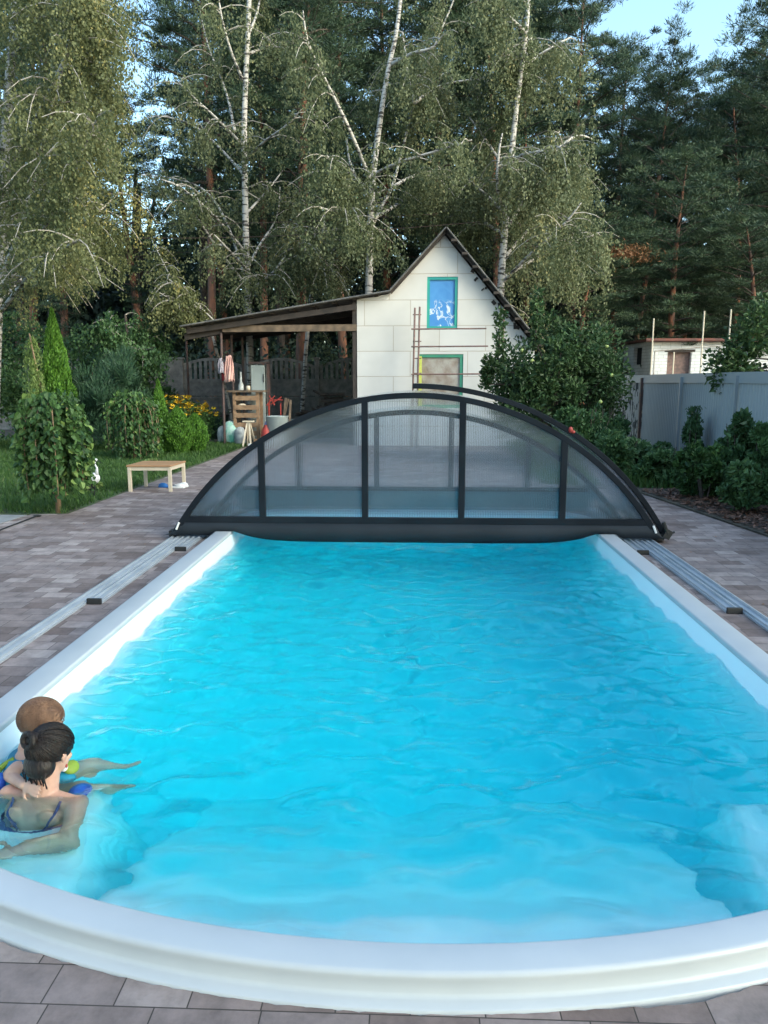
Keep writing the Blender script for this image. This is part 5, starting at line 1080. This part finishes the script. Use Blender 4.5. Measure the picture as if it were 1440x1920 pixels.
# bags on the ground
def sack(label, m, px, py, w_, h_, D, name='sack', grp='sacks under the carport'):
    x_ = pz(px, D); mb = MB(); mb.lathe((x_, D, ZP), [(w_*.42, 0), (w_*.52, h_*.12), (w_*.5, h_*.5), (w_*.44, h_*.8), (w_*.30, h_*.95), (w_*.12, h_)], 18)
    mb.v = [(a+.03*mnoise.noise(Vector((a*7, b*7, c*7))), b+.03*mnoise.noise(Vector((a*7, b*7, c*7+5))), c+(.02*mnoise.noise(Vector((a*9, b*9, 3))) if c > 0 else 0)) for a, b, c in mb.v]
    return tag(mb.build(name, m, smo=True), label, 'sack', grp)
sack('green and white crumpled bag leaning at the carport post', M['bagg'], 427, 0, .42, .55, 18.6)
sack('grey-white sack left of the green bag', M['bagw'], 411, 0, .30, .42, 18.8)
sack('pale sack between the green bag and the rack', M['bagw'], 443, 0, .26, .42, 18.35)
D = 17.6
t = sack('blue and white checked bag beside the grey bucket', M['pbag'], 503, 0, .34, .62, 18.3)
tag(MB().lathe((pz(515, 18.0), 18.0, ZP), [(.20, 0), (.22, .02), (.26, .68), (.28, .70), (.25, .70), (.2, .05)], 20).build('grey_tub', M['fridge'], smo=True), 'tall pale grey-green tub right of the checked bag', 'tub')
tag(MB().lathe((pz(507, 17.4), 17.4, ZP), [(.15, 0), (.18, .30), (.19, .31), (.16, .31), (.14, .03)], 20).build('white_bucket', M['whitep'], smo=True), 'white bucket just behind the left arch of the enclosure', 'bucket')
tag(MB().lathe((pz(494, 17.9), 17.9, ZP), [(.10, 0), (.13, .26), (.10, .40), (.05, .46), (.05, .5)], 16).build('red_canister', M['red'], smo=True), 'red canister left of the checked bag', 'canister')
# red folding chair frame + poles leaning
t = thing('folding_chair', 'red-brown folding chair frame piled on top of the tub', 'chair', (pz(512, 18.6), 18.6, ZP))
for (a, b) in (((500, 760), (515, 742)), ((508, 758), (528, 744)), ((515, 760), (505, 742)), ((505, 750), (530, 750))):
    MB().tube([at(*a, 18.6), at(*b, 18.6)], .014, 6).build('tube_leg', M['red'], t)
for xx in (504, 526): 
    p = at(xx, 756, 18.6); MB().tube([p, (p.x, p.y, ZP)], .014, 6).build('tube_leg', M['red'], t)
for k, (a, b) in enumerate(((( 540, 748), (520, 800)), ((536, 746), (527, 800)), ((545, 750), (540, 795)))):
    p = at(*a, 18.9); q2 = at(*b, 18.4); q2.z = ZP; tag(MB().bar(p, q2, .05, .03).build('leaning_board', M['wood']), ['leftmost weathered board leaning behind the tub', 'middle weathered board leaning behind the tub', 'rightmost weathered board leaning behind the tub'][k], 'board', 'boards leaning behind the tub')
# step ladder / sawhorse
t = thing('step_stool', 'light A-shaped wooden stool in front of the rack', 'stool', (pz(462, 17.9), 17.9, ZP))
a = at(458, 790, 17.9)
for dx, dy in ((-.02, -.15), (.02, .2), (.17, -.15), (.21, .2)): MB().bar((a.x+.08+dx*.2, 17.9, a.z), (a.x+dx, 17.9+dy, ZP), .035, .03).build('leg', M['tableg'], t)
MB().box((a.x+.1, 17.9, a.z), (.26, .12, .03)).build('step', M['tableg'], t)
# log pile
t = thing('branch_pile', 'dark pile of branches and logs before the rear fence beside the white wall', 'log pile', (pz(610, 21), 21, -.12)); 
for k in range(42):
    px = rng.uniform(560, 662); h_ = (1-abs((px-625)/75)**2)*1.15; x_ = pz(px, 21); z = -.08+max(.05, h_)*rng.uniform(0, 1); L = rng.uniform(.4, 1.0); a = rng.normal(0, .45)
    MB().tube([(x_-L/2*math.cos(a), 21+rng.uniform(-.4, .4), max(-.1, z-L/2*math.sin(a))), (x_+L/2*math.cos(a), 21+rng.uniform(-.4, .4), max(-.1, z+L/2*math.sin(a)))], rng.uniform(.02, .06), 7).build('log', M['dbark'], t)
tag(MB().lathe((pz(556, 19.4), 19.4, ZP), [(.14, 0), (.16, .3), (.12, .34)], 12).build('clay_pot', M['wood'], smo=True), 'brown pot at the left end of the branch pile', 'pot')
for k, (px, D, w_, h_, m_, lb) in enumerate(((548, 19.9, .3, .55, 'fridge', 'grey crate standing before the branch pile'), (575, 19.8, .35, .30, 'wood', 'brown crate low before the branch pile'), (481, 17.95, .22, .20, 'pallet', 'wooden crate at the foot of the rack'), (468, 17.8, .18, .12, 'whitep', 'small white box on the paving before the rack'))):
    t = thing('crate', lb, 'crate', (pz(px, D), D, ZP), 'crates under the carport'); x_ = pz(px, D); mb = MB()
    for sx, sy, wx, wy in ((0, -1, w_, .02), (0, 1, w_, .02), (-1, 0, .02, w_*.8), (1, 0, .02, w_*.8)):
        for z in np.arange(.04, h_, .09): mb.box((x_+sx*w_/2, D+sy*w_*.4, ZP+z), (wx+.01, wy+.01, .07))
    mb.build('slats', M[m_], t); MB().box((x_, D, ZP+.012), (w_-.04, w_*.76, .02)).build('bottom', M[m_], t)
# dark green tarp bin left of the bags
t = thing('garden_bin', 'dark green garden bin with tilted lid between the flowers and the sacks', 'bin', (pz(402, 20.2), 20.2, ZP)); MB().lathe((pz(400, 20.2), 20.2, ZP), [(.26, 0), (.30, .55), (.32, .58)], 20).build('body', M['dtarp'], t, smo=True); MB().lathe((pz(400, 20.2), 20.2, ZP+.58), [(.33, 0), (.33, .04), (.05, .09)], 20).build('lid', M['black'], t, smo=True)
# ---------------------------------------------------------------- people
def fuse(name, mb, m, voxel, parent=None, sm=6, loc=None):
    me = bpy.data.meshes.new(name); me.from_pydata(mb.v, [], mb.f); o = bpy.data.objects.new(name, me); col.objects.link(o)
    r = o.modifiers.new('r', 'REMESH'); r.mode = 'VOXEL'; r.voxel_size = voxel; s_ = o.modifiers.new('s', 'SMOOTH'); s_.iterations = sm; s_.factor = .5
    dg = bpy.context.evaluated_depsgraph_get(); me2 = bpy.data.meshes.new_from_object(o.evaluated_get(dg)); o.modifiers.clear(); o.data = me2; me2.materials.clear(); me2.materials.append(m)
    smooth(o)
    if parent is not None: o.parent = parent
    return o
def cap(mb, a, b, ra, rb, n=14):   # tapered capsule
    a = Vector(a); b = Vector(b); d = b-a; L = d.length; u = d/L; k = []; r = []
    for t_ in np.linspace(-1, 1, 22):
        pass
    for ph in (math.pi/2, 1.2, .8, .4): k.append(a-u*ra*math.sin(ph)); r.append(max(.0006, ra*math.cos(ph)))
    for t_ in np.linspace(0, 1, 5): k.append(a+d*t_); r.append(ra+(rb-ra)*t_)
    for ph in (.4, .8, 1.2, math.pi/2): k.append(b+u*rb*math.sin(ph)); r.append(max(.0006, rb*math.cos(ph)))
    mb.tube(k, r, n); return mb
def basis(fwd, up=(0, 0, 1)):
    f = Vector(fwd).normalized(); u = Vector(up); l = u.cross(f).normalized(); u = f.cross(l); return Matrix((f, l, u)).transposed()   # columns: forward, left, up
def head(mb, c, B, s=1.0, child=False):
    c = Vector(c); P_ = lambda f, l, u: c+B@(Vector((f, l, u))*s)
    mb.ellip(P_(-.008, 0, .028), (.098*s, .078*s, .090*s), B, 24, 16)
    mb.ellip(P_(.030, 0, -.035), (.062*s, .056*s, .072*s), B, 20, 14); mb.ellip(P_(.052, 0, -.078), (.030*s, .026*s, .022*s), B)
    mb.ellip(P_(.082, 0, -.012), (.012*s, .011*s, .024*s), B); mb.ellip(P_(.094, 0, -.026), (.013*s, .014*s, .010*s), B)      # nose
    mb.ellip(P_(.078, 0, -.055), (.012*s, .024*s, .006*s), B); mb.ellip(P_(.076, 0, -.064), (.012*s, .020*s, .006*s), B)     # lips
    for g_ in (-1, 1):
        mb.ellip(P_(.064, g_*.034, -.025), (.022*s, .020*s, .020*s), B); mb.ellip(P_(.078, g_*.030, .022), (.014*s, .022*s, .006*s), B)
        mb.ellip(P_(-.004, g_*.080, -.008), (.016*s, .008*s, .030*s), B); mb.ellip(P_(-.010, g_*.088, -.002), (.014*s, .006*s, .022*s), B)
def hand(mb, w, d, side, s=1.0, curl=.3, nrm=(0, 0, 1), sg=1):
    w = Vector(w); d = Vector(d).normalized(); n_v = Vector(nrm).normalized(); l = n_v.cross(d).normalized()*sg; n_v = d.cross(l)*sg
    Bm = Matrix((d, l, n_v)).transposed()
    mb.ellip(w+d*.045*s, (.052*s, .038*s, .014*s), Bm)
    for k, (o_, L) in enumerate(((-.028, .062), (-.010, .072), (.009, .068), (.026, .052))):
        a = w+d*.085*s+l*o_*s; b_ = a+(d+l*o_*1.2-n_v*curl*.4)*L*.5*s; c_ = b_+(d-n_v*curl*1.2).normalized()*L*.45*s
        cap(mb, a, b_, .0085*s, .0075*s, 8); cap(mb, b_, c_, .0075*s, .006*s, 8)
    a = w+d*.025*s-l*.030*s; b_ = a+(d*.6-l*.8).normalized()*.035*s; c_ = b_+(d*.9-l*.3-n_v*.2).normalized()*.030*s; cap(mb, a, b_, .011*s, .009*s, 8); cap(mb, b_, c_, .009*s, .007*s, 8)
# woman: seen from behind, shoulders at the water line, back of the head to the viewer
wt = thing('person', 'woman with dark pinned-up hair in a navy strap swimsuit, shoulder deep in the pool corner', 'person', (-1.45, 2.75, -1.35))
fw_ = Vector((.16, 1, 0)).normalized(); lf = Vector((-fw_.y, fw_.x, 0))     # facing away
hc = Vector((-1.450, 2.83, .036)); nb_ = Vector((-1.485, 2.80, -.128)); 
shR = nb_ - lf*.150 + Vector((0, 0, -.045)); shL = nb_ + lf*.150 + Vector((0, 0, -.03))
mb = MB(); HB = basis(fw_ + Vector((.22, 0, -.22)))
head(mb, hc, HB, .90)
cap(mb, nb_+Vector((0, 0, -.05)), hc+Vector((-.01, -.005, -.03)), .054, .048)
cap(mb, nb_+lf*.03-fw_*.0+Vector((0, 0, -.03)), shL+Vector((0, 0, -.01)), .048, .050); cap(mb, nb_-lf*.03+Vector((0, 0, -.03)), shR+Vector((0, 0, -.01)), .048, .050)
up_b = nb_+Vector((0, 0, -.12))
mb.ellip(up_b+Vector((0, .0, -.03)), (.165, .085, .15), basis(fw_).__class__(((lf.x, fw_.x, 0), (lf.y, fw_.y, 0), (0, 0, 1))), 24, 16)
mb.ellip(up_b+Vector((0, 0, -.20)), (.135, .088, .16), Matrix(((lf.x, fw_.x, 0), (lf.y, fw_.y, 0), (0, 0, 1))), 24, 16)
mb.ellip(up_b+Vector((0, 0, -.42)), (.165, .11, .15), Matrix(((lf.x, fw_.x, 0), (lf.y, fw_.y, 0), (0, 0, 1))), 24, 16)
for g_ in (-1, 1):     # shoulder blades
    mb.ellip(up_b+lf*.075*g_-fw_*.070+Vector((0, 0, .01)), (.045, .022, .055), Matrix(((lf.x, fw_.x, 0), (lf.y, fw_.y, 0), (0, 0, 1))))
elR = Vector((-1.295, 2.63, -.30)); haR = Vector((-1.45, 2.52, -.27))
cap(mb, shR, elR, .046, .036); cap(mb, elR, haR, .037, .025); hand(mb, haR, (haR-elR), 1, 1.0, .3, (0, 0, 1))
elL = Vector((-1.70, 3.0, -.30)); haL = Vector((-1.58, 3.17, -.36)); cap(mb, shL, elL, .046, .036); cap(mb, elL, haL, .037, .025); hand(mb, haL, (haL-elL), 1, 1.0, .4, (0, 0, 1), -1)
for g_ in (-1, 1):
    hp_ = up_b+lf*.085*g_+Vector((0, 0, -.50)); kn = Vector((hp_.x+.02, hp_.y+.16, -.98)); an = Vector((kn.x, kn.y-.04, -1.33)); cap(mb, hp_, kn, .078, .052); cap(mb, kn, an, .052, .034); cap(mb, an+Vector((0, -.02, -.03)), an+Vector((0, .15, -.04)), .035, .024)
for v_ in (0,): pass
body = fuse('body', mb, M['skin'], .0045, wt); body.matrix_parent_inverse = Matrix.Translation(-Vector(wt.location))
def local(o, par): o.matrix_parent_inverse = Matrix.Translation(-Vector(par.location)); return o
def hairmesh(name, m, c, B, s, par, cover, extra=None, amp=.0018, face_u=.02):
    mb = MB(); c = Vector(c); k0 = 0; nU, nV = 48, 28; vs = []; 
    for i in range(nV+1):
        ph = math.pi*i/nV*cover
        for j in range(nU):
            t_ = 2*math.pi*j/nU; f_ = math.cos(t_); hl = ph*(1-.32*max(0, f_)**1.0)      # hairline higher in front
            d = Vector((math.sin(hl)*math.cos(t_), math.sin(hl)*math.sin(t_), math.cos(hl))); rr = Vector((.108*s, .089*s, .101*s)); st = amp*math.sin(t_*19+3*math.sin(ph*3))*math.sin(ph)
            vs.append(c+B@Vector((d.x*(rr.x+st)-.010*s, d.y*(rr.y+st), d.z*(rr.z+st)+.026*s)))
    fs = [(i*nU+j, (i+1)*nU+j, (i+1)*nU+(j+1) % nU, i*nU+(j+1) % nU) for i in range(nV) for j in range(nU)]
    mb.add(vs, fs)
    if extra: extra(mb)
    o = mb.build(name, m, par, smo=True); so_ = o.modifiers.new('s', 'SOLIDIFY'); so_.thickness = .006; so_.offset = -1; return o
def bun(mb):
    q = hc + HB@Vector((-.088, .014, .066)); mb.ellip(q, (.026, .032, .030), HB, 18, 12)
    for k in range(7):
        a = k*.9; mb.tube([q+HB@Vector((-.02, .026*math.cos(a+u), .026*math.sin(a+u))) for u in np.linspace(0, 1.8, 7)], [.008, .012, .013, .013, .012, .010, .006], 7)
    mb.ellip(hc+HB@Vector((-.055, 0, -.040)), (.052, .068, .058), HB, 20, 12)
    for k in range(26):
        y0 = rng.uniform(-.055, .055); p0 = hc+HB@Vector((-.07, y0, -.045)); L = rng.uniform(.03, .075); mb.tube([p0, p0+HB@Vector((-.012, y0*.1, -L*.5)), p0+HB@Vector((-.002+rng.normal(0, .008), rng.normal(0, .012), -L))], [.005, .004, .001], 5)
hairmesh('hair', M['hair'], hc, HB, .90, wt, .66, bun)
for g_ in (-1, 1):
    e = MB(); e.ellip(hc+HB@Vector((.064, g_*.029, .005)), (.011, .012, .010), HB, 12, 8); e.build('eye', M['eye'], wt, smo=True)
e = MB(); e.ellip(hc+HB@Vector((-.002, -.088, -.040)), (.005, .005, .008), HB, 8, 6); e.build('earring', M['red'], wt)
# loose strands over the hair
def strands(name, m, c, B, s_, tgt, n, par, wd=.0016, lo=.35, hi=.64, jit=.003, back=True, conv=1.0):
    c = Vector(c); mb = MB(); dt = (B.transposed()@(Vector(tgt)-c)).normalized()
    for k in range(n):
        t_ = rng.uniform(0, 2*math.pi); ph = math.pi*rng.uniform(lo, hi)*(1-.32*max(0, math.cos(t_))); d0 = Vector((math.sin(ph)*math.cos(t_), math.sin(ph)*math.sin(t_), math.cos(ph))); pts = []; j0 = rng.uniform(.0, jit); e = rng.uniform(.7, 1)*conv
        for u in np.linspace(0, e, 8):
            d = d0.lerp(dt, u).normalized(); w_ = 1.0+j0/.1
            pts.append(c+B@Vector((d.x*.1095*s_*w_-.010*s_, d.y*.0905*s_*w_, d.z*.1025*s_*w_+.026*s_)))
        mb.tube(pts, [wd*.6]+[wd]*6+[wd*.4], 4, cap=False)
    return mb.build(name, m, par, smo=True)
strands('hair_strands', M['hair'], hc, HB, .90, hc + HB@Vector((-.088, .014, .060)), 420, wt)
# swimsuit: body tube + straps
SM = Matrix(((lf.x, fw_.x, 0), (lf.y, fw_.y, 0), (0, 0, 1)))
mb = MB(); vs = []; nU = 40; zs = np.linspace(0, 1, 14)
for z in zs:
    zz = up_b.z-.075-z*.50; rx = np.interp(z, [0, .4, 1], [.172, .152, .182]); ry = np.interp(z, [0, .4, 1], [.108, .106, .128])
    for j in range(nU):
        t_ = 2*math.pi*j/nU; dip = .045*(math.cos(t_+math.pi/2)**2 if math.sin(t_) < 0 else 0)*(1-z)*0
        vs.append(up_b.xy.to_3d()+SM@Vector((rx*math.cos(t_), ry*math.sin(t_), 0))+Vector((0, 0, zz+(.035*abs(math.cos(t_)) if z == 0 else 0))))
mb.add(vs, [(i*nU+j, (i+1)*nU+j, (i+1)*nU+(j+1) % nU, i*nU+(j+1) % nU) for i in range(13) for j in range(nU)])
o = mb.build('swimsuit', M['navy'], wt, smo=True); s_ = o.modifiers.new('s', 'SOLIDIFY'); s_.thickness = .003
from mathutils.bvhtree import BVHTree
bv = BVHTree.FromPolygons([v.co.copy() for v in body.data.vertices], [tuple(p.vertices) for p in body.data.polygons])
for g_ in (-1, 1):
    mb = MB(); pts = []
    for u in np.linspace(-.25, 1, 16):      # over the shoulder, down the back
        if u < 0: q = up_b+lf*(.10*g_)+fw_*(.10)+Vector((0, 0, .05+u*.3))
        else: q = up_b+lf*((.105-.035*u)*g_)-fw_*(.02+.12*min(1, u*2.2))+Vector((0, 0, .09-.20*u))
        h_ = bv.find_nearest(q); pts.append(h_[0]+h_[1]*.0025)
    mb.tube(bend(pts, 2), .0055, 8); mb.build('strap', M['navy'], wt, smo=True)

# child, held in front of her, head turned away to the right
ct = thing('person', 'small child with short light-brown hair in a teal float vest, held by the woman', 'person', (-1.6, 3.05, -.55))
cc_ = Vector((-1.58, 3.03, .062)); CB = basis(Vector((1, .30, -.12)))
mb = MB(); head(mb, cc_, CB, .88)
nk = Vector((-1.635, 2.995, -.035)); cap(mb, nk, cc_+Vector((-.01, 0, -.03)), .040, .040)
TM = Matrix(((0, 1, 0), (1, 0, 0), (0, 0, 1))).transposed()
mb.ellip(nk+Vector((.0, 0, -.12)), (.075, .105, .13)); mb.ellip(nk+Vector((.01, 0, -.27)), (.08, .10, .11))
s1 = nk+Vector((0, -.095, -.045)); s2 = nk+Vector((0, .095, -.045))
e1 = at(16, 1446, 2.90); h1 = at(44, 1464, 2.78); cap(mb, s1, e1, .032, .026); cap(mb, e1, h1, .026, .019); hand(mb, h1, at(74, 1478, 2.72)-h1, 1, .72, .15, (0, -1, .5))
e2 = Vector((-1.58, 3.15, -.20)); h2 = Vector((-1.50, 3.12, -.28)); cap(mb, s2, e2, .032, .026); cap(mb, e2, h2, .026, .019); hand(mb, h2, (1, -.1, 0), 1, .72, .3, (0, 0, 1), -1)
for k, (kn, an, tip) in enumerate((((-1.44, 3.14, -.24), (-1.31, 3.17, -.29), (-1.24, 3.20, -.26)), ((-1.42, 2.99, -.27), (-1.28, 2.98, -.32), (-1.21, 2.99, -.29)))):
    hp_ = nk+Vector((.03, (.05, -.05)[k], -.31)); cap(mb, hp_, kn, .052, .038); cap(mb, kn, an, .036, .024); cap(mb, an, tip, .024, .016)
cb = fuse('body', mb, M['skinc'], .004, ct, 5); local(cb, ct)
hairmesh('hair', M['hairc'], cc_, CB, .865, ct, .69, None, .001)
for kk in range(3): strands('hair_strands', M['hairc'], cc_, CB, .87, cc_ + CB@Vector(((-.10, .0, -.03), (-.06, -.07, -.04), (-.06, .07, -.04))[kk]), 260, ct, .0010, .05, .66, .0015, conv=.55)
for g_ in (-1, 1): MB().ellip(cc_+CB@Vector((.060, g_*.026, .005)), (.010, .011, .009), CB, 12, 8).build('eye', M['eye'], ct, smo=True)
# float vest: fitted teal shell with lime piping and a cobalt panel
def shell(c, rx, ry, z0, z1, m, name, par, puff=1.0, n=40):
    vs = []; zz = np.linspace(0, 1, 10)
    for z in zz:
        k = math.sin(math.pi*(.18+.70*z))**.4*puff
        for j in range(n): t_ = 2*math.pi*j/n; vs.append((c.x+rx*k*math.cos(t_), c.y+ry*k*math.sin(t_), z0+(z1-z0)*z))
    mb = MB().add(vs, [(i*n+j, (i+1)*n+j, (i+1)*n+(j+1) % n, i*n+(j+1) % n) for i in range(9) for j in range(n)] + [tuple(range(9*n, 10*n))]); o = mb.build(name, m, par, smo=True); s_ = o.modifiers.new('s', 'SOLIDIFY'); s_.thickness = .012; return o
tc_ = nk+Vector((0, 0, 0)); shell(tc_, .108, .145, nk.z-.30, nk.z-.022, M['vest'], 'vest', ct)
for yy in (-.10,): MB().tube(bend([tc_+Vector((-.10, -.07, -.28)), tc_+Vector((-.118, -.10, -.15)), tc_+Vector((-.085, -.09, -.05)), tc_+Vector((-.03, -.06, -.02))], 3), .011, 8).build('piping', M['lime'], ct, smo=True)
MB().ellip(tc_+Vector((-.065, -.115, -.13)), (.03, .04, .075)).build('side_panel', M['cobalt'], ct, smo=True)
# upper-arm float on the near side and the seat of the float
q = at(133, 1431, 2.99); MB().ellip(q, (.032, .045, .022), Matrix.Rotation(.5, 3, 'Y')).build('arm_float', M['lime'], ct, smo=True); MB().ellip(q+Vector((-.012, -.034, .014)), (.014, .02, .014)).build('valve', M['whitep'], ct, smo=True)
MB().ellip(q+Vector((-.03, -.04, -.035)), (.065, .05, .03)).build('float_edge', M['vest'], ct, smo=True)
MB().ellip(gnd(150, 1482, -.165), (.05, .075, .022), Matrix.Rotation(.3, 3, 'Z')).build('trunks', M['cobalt'], ct, smo=True)
wt.location.z -= .018; ct.location.z -= .018      # settle both a little deeper in the water
